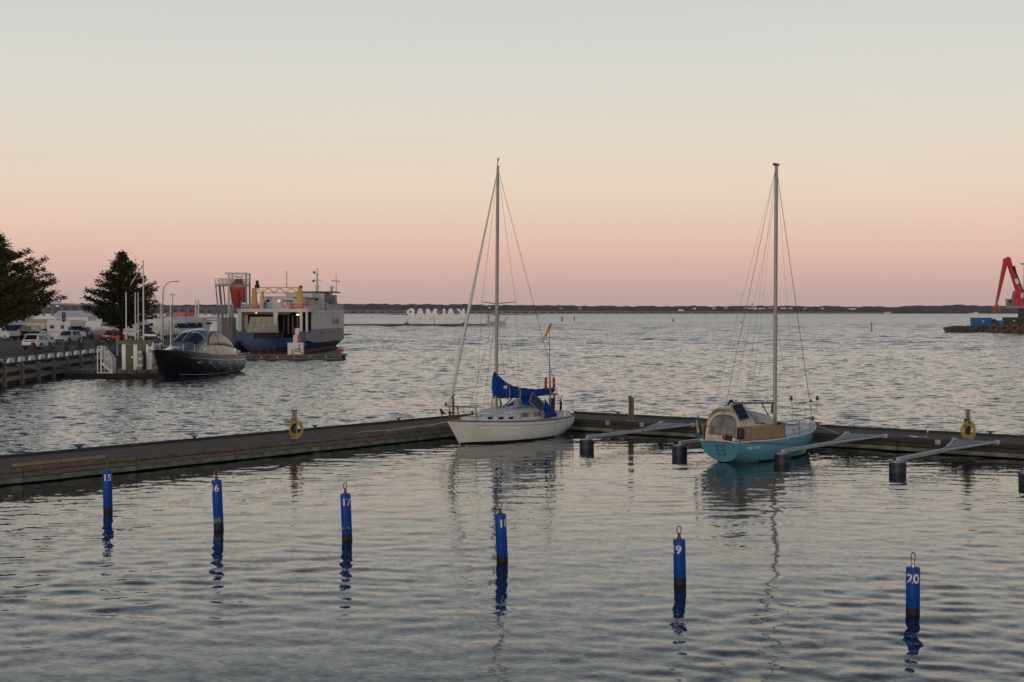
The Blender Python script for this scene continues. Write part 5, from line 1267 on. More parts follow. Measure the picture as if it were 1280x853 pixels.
tube('aerial', M['wire'], f, [(4.0, -1.0, 8.8), (4.0, -1.0, 11.0)], .05, 5)
for yy, zz_, l_ in ((-1.5, 6.15, 1.4), (-3.4, 6.55, 2.2)):
    MB().loft([[(6.5 + .5*math.cos(a)*s_, yy + d_, zz_ + .38*math.sin(a)*s_ + .10*abs(d_)) for a in [i*math.pi/5 for i in range(10)]] for d_, s_ in ((-l_/2,.25),(-l_/3,.8),(0,1),(l_/3,.8),(l_/2,.25))]).build('rescue_boat', M['orange_red'], f, smooth=50)
MB().tube([(5.6, -.35 + .42*math.cos(a), 6.6 + .42*math.sin(a)) for a in [i*math.pi/8 for i in range(16)]], .10, 6, closed=True).build('lifebuoy', M['orange_red'], f, smooth=50)
tube('davit', M['black'], f, [(6.3, -2.4, 5.8), (6.1, -2.3, 7.1), (6.2, -1.4, 7.5)], .07, 5); tube('davit', M['black'], f, [(7, -.9, 5.8), (6.8, -.9, 6.9), (6.8, -.4, 7.1)], .07, 5)
box('flag_box', M['sign_blue'], f, (.5, 1.15, 6.2), (.3, .45, 1.4), bevel=.05)
tube('flag_staff', M['wire'], f, [(.3, 1.2, 5.9), (-.1, 1.3, 8.4)], .05, 5); MB().grid(lambda u, v: (.1 - .05*u, 1.25 + .35*u - .1*v, 8.1 - 1.7*v - .2*u), 3, 6).build('flag', M['flag_yellow'], f, smooth=60, thick=.03)
br = box('bridge_house', M['ferry_white'], f, (25, -.9, 7.0), (5, 3.2, 2.6), bevel=.1); box('bridge_roof', M['green_paint'], f, (24.8, -1.2, 8.42), (5.8, 5.4, .2)); box('bridge_wing', M['ferry_lilac'], f, (24.4, -2.9, 7.0), (3.0, 1.7, 2.0), bevel=.1)
for k in range(4): box('bridge_window', M['glass_dark'], f, (22.47 if k < 2 else 22+k, -.4 if k == 0 else (-1.3 if k == 1 else -3.78), 7.5), (.08, .5, .6) if k < 2 else (.7, .08, .6))
tube('mast', M['ferry_white'], f, [(24, -1.1, 8.4), (24, -1.1, 10.2), (24, -1.1, 12.0)], [.26,.16,.06], 8)
for zz_, w_ in ((9.3, .9), (10.2, 1.2), (11.1, .7)): tube('mast_spar', M['ferry_white'], f, [(24, -1.1-w_/2, zz_), (24, -1.1+w_/2, zz_)], .07, 5)
for dy, zz_ in ((.55, 9.9), (.45, 11.2)): MB().lathe([(0,0),(.18,.05),(.18,.3),(0,.36)], 8, (24,-1.1+dy,zz_)).build('mast_lamp', M['black'], f, smooth=40)
tube('radar_mast', M['ferry_white'], f, [(27, -3.4, 8.4), (27, -3.4, 10.2)], .07, 6); tube('radar_bar', M['black'], f, [(27, -4.0, 10.1), (27, -2.7, 10.2)], .06, 5); tube('aerial', M['wire'], f, [(27, -3.4, 10.2), (27, -3.4, 11.2)], .04, 5)
MB().lathe([(0,0),(.32,.08),(.3,.3),(0,.42)], 10, (26,-2.9,9.0)).build('satellite_dome', M['ferry_white'], f, smooth=50); tube('dome_post', M['ferry_white'], f, [(26,-2.9,8.4),(26,-2.9,9.1)], .08, 5)
tube('bow_staff', M['grey'], f, [(LFy, -.6, 5.4), (LFy, -.6, 9.3)], .10, 5); box('bow_lamp', M['black'], f, (LFy, -.6, 9.0), (.3, .3, .5))
for sg in (-1, 1):
    for k in range(12): tube('rail_post', M['paint_white'], f, [(1.0+1.3*k, sg*4.4, 5.75), (1.0+1.3*k, sg*4.4, 6.75)], .04, 5)
    for zz_ in (6.25, 6.75): tube('rail', M['paint_white'], f, [(.6, sg*4.4, zz_), (15.5, sg*4.4, zz_)], .035, 5)
for zz_ in (6.25, 6.7): tube('rail', M['paint_white'], f, [(.4, -4.4, zz_), (.4, 4.4, zz_)], .035, 5)
for k in range(8): tube('rail_post', M['paint_white'], f, [(.4, -4.2+1.2*k, 5.8), (.4, -4.2+1.2*k, 6.7)], .035, 5)
me = text_mesh('DABB', 1.15, 0, .02); me.materials.append(M['ferry_lilac']); o = bpy.data.objects.new('side_lettering', me); col.objects.link(o); o.parent = f; o.location = (19.5, -HWd-.03, 3.75); o.rotation_euler = (R(90), 0, 0); o.scale = (2.0, 1, 1)
# ------------------------------------------------------------------ fuel dock in front of the ferry
a = P(303, 450.5, 0); b = P(428, 450.5, 0)
t = empty('fuel_dock', (a.x, a.y, 0), 0, 'low timber fuel dock in front of the ferry stern', 'dock'); lw = b.x-a.x
box('deck', M['deck_concrete'], t, (lw/2, 2.6, .52), (lw, 5.2, .16), bevel=.02); box('float', M['float_under'], t, (lw/2, 2.6, .1), (lw-.4, 4.6, .7))
for k in range(8):
    for z, mt in ((.50, 'board_grey'), (.20, 'board_algae')): box('fender_board', M[mt], t, (lw*(k+.5)/8, -.06, z), (lw/8-.05, .12, .22), bevel=.02)
for k in range(5): MB().lathe([(0,-.02),(.08,0),(0,.02)], 8, (lw*(k+1.2)/6.2, -.15, .38), 'y').build('reflector', M['number_white'], t)
tube('life_ring_post', M['grey'], t, [(lw-.3, .5, .6), (lw-.3, .5, 2.4)], .04, 6); MB().tube([(lw-.55 + .2*math.cos(q_), .4, .92 + .2*math.sin(q_)) for q_ in [i*math.pi/6 for i in range(12)]], .07, 6, closed=True).build('life_ring', M['red'], t, smooth=50)
for k in range(4): tube('rail_post', M['wire'], t, [(.3+.9*k, 4.2, .6), (.3+.9*k, 4.2, 1.4)], .03, 6)
tube('rail', M['wire'], t, [(.3, 4.2, 1.4), (3.0, 4.2, 1.4)], .03, 6)
fb = P(369, 443.5, .6); u_ = fb.y/F
t = empty('fuel_pump_box', (fb.x, fb.y, .602), 0, 'white fuel cabinet with small blue emblem on the fuel dock', 'fuel pump')
box('cabinet', M['paint_white'], t, (0, .5, 7*u_), (19*u_, 1.0, 14*u_), bevel=.03); box('emblem', M['sign_blue'], t, (2.5*u_, -.02, 5.5*u_), (4.4*u_, .04, 4.4*u_)); box('emblem_mark', M['number_white'], t, (2.6*u_, -.045, 5.6*u_), (2.4*u_, .02, 1.6*u_), ry=R(-30)); box('yellow_panel', M['yellow_paint'], t, (-3*u_, -.02, 3.6*u_), (3.4*u_, .04, 6.4*u_))
MB().tube([(5*u_, -.06, 13*u_), (5.5*u_, -.1, 8*u_), (7*u_, -.1, 3*u_), (8.6*u_, -.08, .6*u_)], .035, 6).build('hose', M['black'], t, smooth=50); box('lid', M['deck_white'], t, (0, .5, 14.2*u_), (19.4*u_, 1.05, .10))
t2 = empty('fuel_totem', (fb.x, fb.y+1.3, .602), 0, 'white and red fuel sign tower behind the white cabinet', 'sign')
box('body', M['paint_white'], t2, (-1.6*u_, 0, 14*u_+5*u_), (5.4*u_, .5, 10*u_)); box('red_panel', M['red'], t2, (3.1*u_, .0, 19.5*u_), (3.6*u_, .48, 11*u_)); box('post', M['grey'], t2, (0, 0, 7*u_), (4*u_, .4, 14*u_))
MB().prism([(-2.0*u_, 24.5*u_), (2.0*u_, 24.5*u_), (4.6*u_, 33*u_), (-1.0*u_, 33*u_)], -.25, .25, 'y').build('top_sign', M['paint_white'], t2); MB().prism([(-2.0*u_, 25*u_), (-1.15*u_, 33*u_), (-4.2*u_, 33*u_), (-3.0*u_, 28*u_)], -.23, .23, 'y').build('red_wing', M['red'], t2)
for k in range(4): box('price_row', M['grey'], t2, (-1.6*u_, -.27, (15.6+2.2*k)*u_), (4.2*u_, .03, .5*u_))

# ------------------------------------------------------------------ grey container and red loading tower
a = PD(252.5, 397, 172); b = PD(290.5, 397, 172); w_ = b.x-a.x; hh = a.z - QZ
t = empty('equipment_cabin', ((a.x+b.x)/2, 172, QZ), 0, 'grey equipment cabin with darker end behind the motor yacht', 'cabin')
box('light_half', M['grey'], t, (-w_*.17, 1.2, hh/2), (w_*.64, 2.4, hh), bevel=.03); pm('slate', (.10,.105,.115), .6, var=.1); box('dark_half', M['slate'], t, (w_*.325, 1.2, hh/2-.01), (w_*.35, 2.42, hh-.02), bevel=.03)
box('door', M['alu_grey'], t, (-w_*.12, -.03, hh*.45), (.9, .06, hh*.8)); box('frame', M['paint_white'], t, (-w_*.17, -.06, hh*.93), (1.2, .06, .12)); box('frame', M['paint_white'], t, (-w_*.10, -.06, hh*.5), (.12, .05, hh*.85)); box('red_strip', M['car_darkred'], t, (w_*.35, -.03, hh*.5), (.16, .06, hh*.9))
TD = 200.0; s_ = TD/F
def tx(px): return (px-288)*s_
def tz(py): return 5.5 - (py-390)*s_ - QZ
a = PD(288, 400, TD)
t = empty('loading_tower', (a.x, TD, QZ), 0, 'steel loading tower with red chute and railed platform beside the ferry', 'tower')
for px, yt in ((286.2, 342), (308, 342.5)):
    for yy in (0, 2.6): box('leg', M['paint_white'] if px < 300 else M['grey'], t, (tx(px), yy, tz(yt)/2), (.30 if px < 300 else .2, .28, tz(yt)))
for yy in (0, 2.6): box('top_beam', M['paint_white'], t, (tx(295.5), yy, tz(342)), (tx(309.5)-tx(281.5), .25, .28))
for px in (271, 276.5): tube('strut', M['grey'], t, [(tx(px-1.5), .2, tz(357)), (tx(px+2.3), .2, tz(400))], .10, 6); tube('strut', M['grey'], t, [(tx(px-1.5), 2.4, tz(357)), (tx(px+2.3), 2.4, tz(400))], .10, 6)
box('platform', M['grey'], t, (tx(289), 1.3, tz(356.6)), (tx(309)-tx(269), 2.9, .24))
for k in range(9): tube('rail_post', M['grey'], t, [(tx(269.2 + 4.9*k), -.1, tz(356.5)), (tx(269.2+4.9*k), -.1, tz(348.8))], .045, 5)
for py in (348.8, 351.4, 354): tube('rail', M['grey'], t, [(tx(269.2), -.1, tz(py)), (tx(308.5), -.1, tz(py))], .04, 5); tube('rail', M['grey'], t, [(tx(269.2), 2.7, tz(py)), (tx(308.5), 2.7, tz(py))], .04, 5)
MB().loft([[(tx(287), .3, tz(357)), (tx(305.5), .3, tz(357)), (tx(305.5), 2.3, tz(357)), (tx(287), 2.3, tz(357))], [(tx(293.5), .7, tz(349.5)), (tx(301.5), .7, tz(349.5)), (tx(301.5), 1.9, tz(349.5)), (tx(293.5), 1.9, tz(349.5))]]).build('hopper', M['car_red'], t, bevel=.04)
pg = [(286.8, 358.3), (305.4, 358.3), (305.4, 377), (299.5, 379), (299.3, 386.5), (298, 387), (291, 380.5), (288.4, 374)]
MB().prism([(tx(x), tz(y)) for x, y in pg], .3, 2.2, 'y').build('chute', M['red'], t, bevel=.05); box('chute_lip', M['orange_red'], t, (tx(296), .24, tz(360.2)), (tx(304)-tx(288), .12, .36)); MB().tube([(tx(295.4), .2, tz(363.5)), (tx(298.5), .2, tz(366)), (tx(298.8), .2, tz(384))], .06, 6).build('cable', M['car_darkred'], t)
tube('hoist_arm', M['grey'], t, [(tx(291.5), 1.3, tz(345.2)), (tx(294), 1.3, tz(346.2)), (tx(300), 1.3, tz(346.2)), (tx(302), 1.3, tz(345.2))], .10, 6)
box('outrigger', M['paint_white'], t, (tx(288.5), .8, tz(392)), (.5, .4, tz(380)-tz(395)))
t = empty('scaffold', (PD(270, 400, 190).x, 190, QZ), 0, 'thin grey scaffold beside the loading tower', 'scaffold'); q_ = 190/F
for dx in (-5, 1.5): tube('post', M['grey'], t, [(dx*q_, 0, 0), (dx*q_, 0, 5.5+10*q_*0-QZ+.6)], .05, 5); tube('post', M['grey'], t, [(dx*q_, 1.4, 0), (dx*q_, 1.4, 5.5-QZ+.6)], .05, 5)
for z in (1.3, 2.6, 3.9, 4.3): tube('rail', M['grey'], t, [(-5*q_, 0, z), (1.5*q_, 0, z)], .04, 5)
for z in (3.7, 4.2): tube('rail', M['grey'], t, [(-8*q_, .7, z), (12*q_, .7, z)], .04, 5)

# ------------------------------------------------------------------ far shore, bridge, town sign
pm('far_wood', (.036,.034,.034), .95, var=.45, scale=.02, spec=.1)
pm('far_wall', (.75,.68,.58), .8, var=.1, scale=.02); pm('far_roof', (.20,.08,.06), .8, var=.1, scale=.02); pm('bridge_concrete', (.36,.31,.27), .85, var=.12, scale=.02)
pm('letter_white', (.88,.86,.83), .6, var=.05)
pm('stone', (.09,.072,.056), .95, var=.4, scale=.6, bump=.4, bscale=3); pm('concrete_pale', (.45,.42,.36), .85, var=.15, scale=.5)
pm('crane_red', (.52,.012,.016), .45, var=.12, scale=.6); pm('grab_orange', (.42,.16,.02), .6, var=.2, scale=1); pm('skip_blue', (.012,.11,.33), .55, var=.15, scale=.6); pm('skip_olive', (.05,.048,.035), .7, var=.2, scale=.6)
rng = np.random.RandomState(11)
def ridge(x0, x1, d, hfun, depth, mat, name, n=700, rough=1.6, step=4):
    xs = np.linspace(x0, x1, n); rows = []
    prof = np.array([hfun(640 + x/d*F) for x in xs])
    crown = rng.rand(n)*rough + np.interp(np.arange(n), np.arange(0, n, step), rng.rand(len(np.arange(0, n, step)))*rough*1.2)
    m = MB(); rings = []
    for i, x in enumerate(xs):
        h = max(2.0, prof[i] + crown[i] - rough)
        rings.append([(x, d - 6 + rng.uniform(-3, 3), -1.5), (x, d + rng.uniform(-6, 6), h*.45), (x, d + 14 + rng.uniform(-6, 6), h*.8), (x, d + depth*.5, h), (x, d + depth, h*.9), (x, d + depth + 20, -1.5)])
    m.loft(rings, ring_closed=False, caps=False)
    o = m.build(name, mat, None); tag(o, kind='structure'); return o
SD = 4600.0
def hz_of(y, d): return 5.5 + (390-y)*d/F
def shore_h(px):
    y = lerp_tab([(-400, 384), (60, 383.2), (250, 381.0), (430, 380.2), (560, 380.6), (640, 381.6), (760, 382.8), (860, 383.2), (960, 382.6), (1060, 383.2), (1120, 383.8), (1160, 382.8), (1200, 381.6), (1260, 382.6), (1700, 383.5)], px)
    return hz_of(y, SD + 60) + 1.0*math.sin(px*.11) + .8*math.sin(px*.37)
ridge(-3000, 3000, SD, shore_h, 160, M['far_wood'], 'far_shore', 1500, 2.0, 6)
def shore2(px):
    return hz_of(lerp_tab([(-400, 386.5), (300, 386.2), (700, 386.4), (900, 386.8), (1280, 386.4), (1700, 386.5)], px), 4300) + 1.0*math.sin(px*.21)
ridge(-2800, 2800, 4300, shore2, 60, M['far_wood'], 'far_shore_trees', 1300, 2.4, 4)
# houses on the far ridge
hs = [(930,384.2,6),(935,384.4,4),(941,383.8,5),(947.5,384.1,3),(952,384.5,4),(960.5,384.2,5),(976,384.0,6),(985,384.4,5),(1003,384.8,3),(1024,384.5,3),(1058.5,385.0,5),(1063.5,384.8,5),(700,384.6,3),(724,384.8,3),(866,384.2,3),(890,384.5,4),(905,384.3,3),(612,383.4,2.5)]
names_ = ['pale far house left of the red-topped tower', 'small pale far house next to the red-topped tower', 'pale far house right below the red-topped tower', 'tiny pale far house', 'pale far house near the blue boat rigging', 'pale far house left of the bare mast', 'wide pale far house right of the bare mast', 'pale far house near the forestay', 'tiny lone pale far house', 'tiny lone pale far house', 'pale far farmhouse standing alone', 'pale far barn next to the lone farmhouse', 'tiny lone pale far house', 'tiny lone pale far house', 'tiny lone pale far house', 'pale far house in the wooded ridge', 'tiny lone pale far house', 'tiny lone pale far house']
for (px, py, wp), lb in zip(hs, names_):
    d = 4580.0; c = PD(px, py, d); w_ = wp*d/F; h_ = 2.2*d/F
    t = empty('house', (c.x, d-40, c.z-h_), 0, lb + ' on the far shore', 'house', 'pale houses on the far shore')
    box('wall', M['far_wall'], t, (0, 0, h_*.1), (w_, 10, h_*1.2)); MB().prism([(-6, h_*.7), (0, h_*1.15), (6, h_*.7)], -w_/2-.5, w_/2+.5, 'x').build('roof', M['far_roof'], t)
c = PD(938, 379.5, 4580); t = empty('tower', (c.x, 4545, 10), 0, 'slim pale tower with red top rising over the far ridge', 'tower'); box('shaft', M['far_wall'], t, (0, 0, (c.z-10)*.42), (4, 4, (c.z-10)*.84)); box('top', M['orange_red'], t, (0, 0, (c.z-10)*.92), (4.2, 4.2, (c.z-10)*.16))
# road bridge, low across the strait and climbing on the left
def bpt(s): # s 0..1 along the bridge
    px = 1112 - 1260*s; d = 3900 - 2050*s - 250*s*s
    y = lerp_tab([(0, 391.2), (.12, 390.1), (.4, 388.9), (.55, 388.0), (.66, 386.2), (.75, 383.3), (.81, 380.6), (.88, 378.4), (1, 377.4)], s)
    return PD(px, y, d)
bg_ = empty('bridge', (0, 0, 0), 0, 'long low road bridge crossing the strait before the far shore', 'bridge')
N = 150; pts = [bpt(i/N) for i in range(N+1)]
rings = []
for p_ in pts: th = 2.0; rings.append([(p_.x, p_.y-5, p_.z-th), (p_.x, p_.y-6, p_.z), (p_.x, p_.y+6, p_.z), (p_.x, p_.y+5, p_.z-th)])
MB().loft(rings).build('deck', M['bridge_concrete'], bg_)
tube('parapet', M['bridge_concrete'], bg_, [p_ + Vector((0,-6,.9)) for p_ in pts], .4, 4)
psrc = None
for k in range(112):
    s = k/112.0*.995 if k < 96 else .853 + (k-96)*.0098*1.0
    s = k/112.0; p_ = bpt(s)
    wp = 2.1
    MB().loft([[(p_.x-wp*.6, p_.y-3, -3), (p_.x+wp*.6, p_.y-3, -3), (p_.x+wp*.6, p_.y+3, -3), (p_.x-wp*.6, p_.y+3, -3)], [(p_.x-wp*.6, p_.y-3, p_.z-5), (p_.x+wp*.6, p_.y-3, p_.z-5), (p_.x+wp*.6, p_.y+3, p_.z-5), (p_.x-wp*.6, p_.y+3, p_.z-5)], [(p_.x-wp*1.9, p_.y-4, p_.z-1.9), (p_.x+wp*1.9, p_.y-4, p_.z-1.9), (p_.x+wp*1.9, p_.y+4, p_.z-1.9), (p_.x-wp*1.9, p_.y+4, p_.z-1.9)]]).build('pier', M['bridge_concrete'], bg_)
p_ = min((bpt(i/400) for i in range(401)), key=lambda q: abs(640+q.x/q.y*F-850))
t = empty('lorry', (p_.x, p_.y, p_.z), 0, 'white lorry crossing the far bridge', 'lorry'); box('box', M['white'], t, (0, -2, 3.3), (11, 2.6, 4.4)); box('cab', M['white'], t, (7.2, -2, 2.3), (2.4, 2.4, 3.0)); box('wheels', M['rubber'], t, (0, -2, .6), (11, 2.4, 1.0))
# bridge works huts near its far end
for px, w_ in ((1108, 5), (1112, 3)):
    c = PD(px, 391.6, 3850); t = empty('house', (c.x, 3850, 0), 0, 'tiny white building where the bridge lands' , 'house', 'white buildings at the bridge landing'); h_ = c.z+3; box('wall', M['far_wall'], t, (0, 0, h_/2), (w_*2.1, 8, h_)); MB().prism([(-5, h_), (0, h_+3), (5, h_)], -w_*1.1, w_*1.1, 'x').build('roof', M['far_roof'], t)
# low dark skerry below the bridge
for x0, x1, lb in ((604, 678, 'low dark reef just below the bridge behind the white mast'), (480, 520, 'low dark reef below the bridge left of the town sign')):
    a = P(x0, 393.9, 0); b = P(x1, 393.9, 0); d = a.y; n = 40
    rings = [[(a.x + (b.x-a.x)*i/n, d-8, -1), (a.x + (b.x-a.x)*i/n, d-3, 1.4*math.sin(math.pi*i/n)**.4*rng.uniform(.5, 1)), (a.x + (b.x-a.x)*i/n, d+5, 1.2*math.sin(math.pi*i/n)**.4), (a.x + (b.x-a.x)*i/n, d+9, -1)] for i in range(n+1)]
    tag(MB().loft(rings, ring_closed=False, caps=False).build('skerry', M['far_wood'], None), lb, 'reef')

# jetty with the town's name, seen from behind
JD = 543.0; s_ = JD/F
def jx(px): return (px-640)*s_
t = empty('breakwater_jetty', (jx(530), JD, 0), 0, 'long dark jetty carrying the white letters', 'jetty')
for k in range(9):
    x0 = jx(405 + k*22.6)-jx(530); x1 = jx(405 + (k+1)*22.6)-jx(530)
    box('section', M['stone'], t, ((x0+x1)/2, 1.5, .05), (x1-x0-.1, 3.4, 1.5), bevel=.08); box('rim', M['board_grey'], t, ((x0+x1)/2, -.24, .70), (x1-x0-.15, .12, .35))
for px in (508, 580): MB().loft([[(jx(px)-jx(530)-1.2, .4, .7), (jx(px)-jx(530)+1.2, .4, .7), (jx(px)-jx(530)+1.2, 2.6, .7), (jx(px)-jx(530)-1.2, 2.6, .7)], [(jx(px)-jx(530)-.6, .8, 1.4), (jx(px)-jx(530)+.6, .8, 1.4), (jx(px)-jx(530)+.6, 2.2, 1.4), (jx(px)-jx(530)-.6, 2.2, 1.4)]]).build('plinth', M['stone'], t, bevel=.05)
h_ = empty('jetty_head', (jx(620), JD, 0), 0, 'pale concrete jetty head with two posts behind the white mast', 'jetty head')
for k in range(4): box('block', M['concrete_pale'], h_, (-2.7 + 1.85*k, 1.2, .75), (1.8, 4, 2.3 if k != 1 else 2.1), bevel=.08)
for dx in (-2.9, .9): box('post', M['grey'], h_, (dx, 1.2, 3.1), (.7, .7, 2.6))
tube('davit', M['concrete_pale'], h_, [(3.2, 1, 1.8), (3.6, 1, 3.0), (4.6, 1, 3.4)], .3, 6)
sg_ = empty('town_sign', (jx(544.5), JD+1.4, 0), 0, 'large white letters reading KALMAR mirrored, seen from behind', 'sign')
letters = 'KALMAR'
xs = [575.6, 563.2, 552.3, 539.3, 525.0, 512.7]       # photo columns of the letters, right to left
LH, SW = 4.0, 1.0                                    # letter height and stroke width in metres
ARC = [(.55 + .85*math.sin(i*math.pi/6), 3.0 + .98*math.cos(i*math.pi/6)*.66) for i in range(7)]
GLY = {'K': [((-1.1,0),(-1.1,4)), ((-.95,1.7),(1.05,4)), ((-.35,2.3),(1.2,0))], 'A': [((-1.35,0),(-.1,4)), ((1.35,0),(.1,4)), ((-.8,1.15),(.8,1.15))], 'L': [((-.8,0),(-.8,4)), ((-.8,.42),(1.1,.42))],
       'M': [((-1.65,0),(-1.65,4)), ((1.65,0),(1.65,4)), ((-1.5,4),(0,.8)), ((1.5,4),(0,.8))], 'R': [((-1.0,0),(-1.0,4)), ((-1.0,3.6),(.45,3.6)), ((.45,3.6),(1.0,3.1)), ((1.0,3.25),(1.0,2.35)), ((1.0,2.45),(.45,1.95)), ((-1.0,1.95),(.45,1.95)), ((.0,2.0),(1.15,0))]}
for ch, px in zip(letters, xs):
    m = MB()
    for i, (p0, p1) in enumerate(GLY[ch]):
        dx, dz = p1[0]-p0[0], p1[1]-p0[1]; dp = .20 + .02*i
        if abs(dz) > abs(dx)*.6: hw = SW/2*(1.0 if dx == 0 else 1.12); q4 = [(p0[0]-hw, p0[1]), (p0[0]+hw, p0[1]), (p1[0]+hw, p1[1]), (p1[0]-hw, p1[1])]
        else: hw = SW/2*.92; q4 = [(p0[0], p0[1]-hw), (p1[0], p1[1]-hw), (p1[0], p1[1]+hw), (p0[0], p0[1]+hw)]
        m.prism(q4, -dp, dp, 'y')
    o = m.build('letter', M['letter_white'], sg_); zb = 5.5 - (399.2-390)*s_
    o.location = (jx(px)-jx(544.5), 0, zb); o.rotation_euler = (0, 0, R(180))
for px in (508.5, 543, 580): 
    for dy in (.35,): tube('support', M['grey'], sg_, [(jx(px)-jx(544.5), dy, .8), (jx(px)-jx(544.5), dy, 6.0)], .16, 6)
for zb in (2.75, 5.9): tube('support_rail', M['grey'], sg_, [(jx(506.5)-jx(544.5), .42, zb), (jx(582)-jx(544.5), .42, zb)], .10, 6)

# sea marks
def mark(px, yb, yt, wpx, mat, label, kind):
    b = P(px, yb, 0); q_ = b.y/F; h = (yb-yt)*q_; w_ = wpx*q_
    t = empty('sea_mark', (b.x, b.y, 0), 0, label, 'sea mark')
    if kind == 'spar':
        MB().lathe([(w_*.5,-1),(w_*.5,h*.93),(w_*.3,h)], 10).build('spar', M[mat], t, smooth=40); MB().lathe([(w_*.7,-.5),(w_*.7,.35),(w_*.5,.4)], 10).build('collar', M['rubber'], t)
    else:
        MB().lathe([(w_*.5,-.5),(w_*.5,h*.35),(w_*.22,h*.45),(w_*.18,h*.8)], 10).build('body', M[mat], t, smooth=40); MB().lathe([(w_*.3,h*.8),(w_*.3,h*.9),(0,h)], 8).build('top_mark', M['flag_yellow'] if kind == 'green' else M[mat], t, smooth=40)
mark(1089.5, 414, 403, 1.6, 'orange_red', 'thin tall red spar buoy in open water', 'spar'); mark(926.5, 404.2, 400, 1.8, 'green_paint', 'small dark green buoy with yellow top', 'green')
mark(841.5, 402.3, 397.2, 2.4, 'red', 'small bright red buoy between the sailboat masts', 'red'); mark(702.5, 401.3, 396, 2.0, 'orange_red', 'small red and pale buoy beyond the orange flag', 'spar'); mark(718, 401, 395, .9, 'green_paint', 'thin dark green spar beyond the orange flag', 'spar')
# white ship at the far shore
b = P(1219, 393.2, 0); q_ = b.y/F; t = empty('ship', (b.x, b.y, 0), 0, 'small white passenger ship before the far right shore', 'ship')
MB().prism([(-8.5*q_, 0), (7*q_, 0), (9*q_, 1.2*q_), (-8.5*q_, 1.1*q_)], -5, 5, 'y').build('hull', M['white'], t); box('deckhouse', M['far_wall'], t, (-1*q_, 0, 1.5*q_), (9*q_, 8, .9*q_)); box('bridge', M['white'], t, (1*q_, 0, 2.3*q_), (3.5*q_, 7, .8*q_)); tube('mast', M['white'], t, [(1*q_, 0, 2.5*q_), (1*q_, 0, 4*q_)], .5, 5)

# ------------------------------------------------------------------ breakwater with the red grab crane
CD = 376.0; s_ = CD/F
def cx(px): return (px-1230)*s_
def cz(py): return 5.5 - (py-390)*s_
c0 = PD(1230, 400, CD)
BZ = cz(409.0)
bw = empty('breakwater', (c0.x, CD, 0), 0, 'rough stone breakwater under the red crane', 'breakwater')
m = MB(); m.loft([[(cx(1180.5), -.5, -2), (cx(1420), -.5, -2), (cx(1420), 26, -2), (cx(1225), 26, -2)], [(cx(1182), .4, BZ), (cx(1420), .4, BZ), (cx(1420), 25, BZ), (cx(1226), 25, BZ)]]); m.build('core', M['stone'], bw)
r2 = random.Random(3); m = MB()
for k in range(520):
    u = r2.random(); x = cx(1180) + (cx(1345)-cx(1180))*u; z = r2.uniform(-.2, BZ+.25); y = -.9 + .5*z/BZ*1.2 + r2.uniform(-.5, .3); s0 = r2.uniform(.35, .8)
    vs = [Vector((r2.uniform(.6,1)*sx, r2.uniform(.6,1)*sy, r2.uniform(.5,.9)*sz))*s0*.5 for sz in (-1,1) for sx, sy in ((-1,-1),(1,-1),(1,1),(-1,1))]
    a = r2.uniform(0, 3); mt = Matrix.Rotation(a, 3, 'Z') @ Matrix.Rotation(r2.uniform(-.5,.5), 3, 'X'); m.hexa([mt @ v + Vector((x, y, z)) for v in vs])
o = m.build('stones', M['stone'], bw); tag(o, kind='stuff')
for k in range(9):
    x = cx(1240 + 13.6*k*.95)
    MB().tube([(x + .95*math.cos(a), -1.35, BZ-.35 + .8*math.sin(a)) for a in [i*math.pi/8 for i in range(16)]], .34, 7, closed=True).build('tyre_fender', M['rust'], bw, smooth=50)
def skip(px0, px1, yt, y0, mat, label, dep, name='skip', cat='skip'):
    t = empty(name, (PD((px0+px1)/2, 400, CD+y0).x, CD+y0, BZ+.002), 0, label, cat); w_ = (px1-px0)*s_; h_ = cz(yt)-BZ
    if name == 'skip':
        MB().hexa([(-w_*.46,0,.15),(w_*.46,0,.15),(w_*.46,dep,.15),(-w_*.46,dep,.15),(-w_/2,-.1,h_),(w_/2,-.1,h_),(w_/2,dep+.1,h_),(-w_/2,dep+.1,h_)]).build('body', M[mat], t, bevel=.04)
    else: box('body', M[mat], t, (0, dep/2, h_/2), (w_, dep, h_), bevel=.05)
    for k in range(5): box('rib', M[mat], t, (-w_*.42 + w_*.84*k/4, -.10, h_*.5), (.14, .14, h_*.85))
    box('rim', M[mat], t, (0, -.14, h_-.08), (w_, .12, .18)); box('plate', M['number_white'], t, (0, -.2, h_*.62), (w_*.09, .05, h_*.12)); box('skid', M['rubber'], t, (0, dep/2, .07), (w_*.8, dep*.9, .14))
    return t
skip(1217, 1240, 397.5, 4, 'skip_blue', 'large blue skip on the breakwater', 3.0); skip(1247, 1254.5, 401, 4.5, 'skip_blue', 'small blue skip between the two larger boxes', 2.0); skip(1257.5, 1277, 397, 4.5, 'skip_olive', 'dark olive container below the crane platform', 3.0, 'container', 'container')
o = MB().lathe([(0,0),(1.2,.1),(1.0,1.2),(.5,2.0),(0,2.2)], 9).build('scrap_heap', M['skip_olive'], None, smooth=20); o.location = (PD(1242.5, 400, CD+5.5).x, CD+5.5, BZ); tag(o, 'dark scrap heap between the blue skips', 'heap')
cr_ = empty('grab_crane', (PD(1278, 400, CD+9).x, CD+9, BZ), 0, 'red grab crane with folded arm and orange claw on the breakwater', 'crane')
s_ = (CD+9)/F
def K(px, py): return ((px-1278)*s_, 5.5 - (py-390)*s_ - BZ)
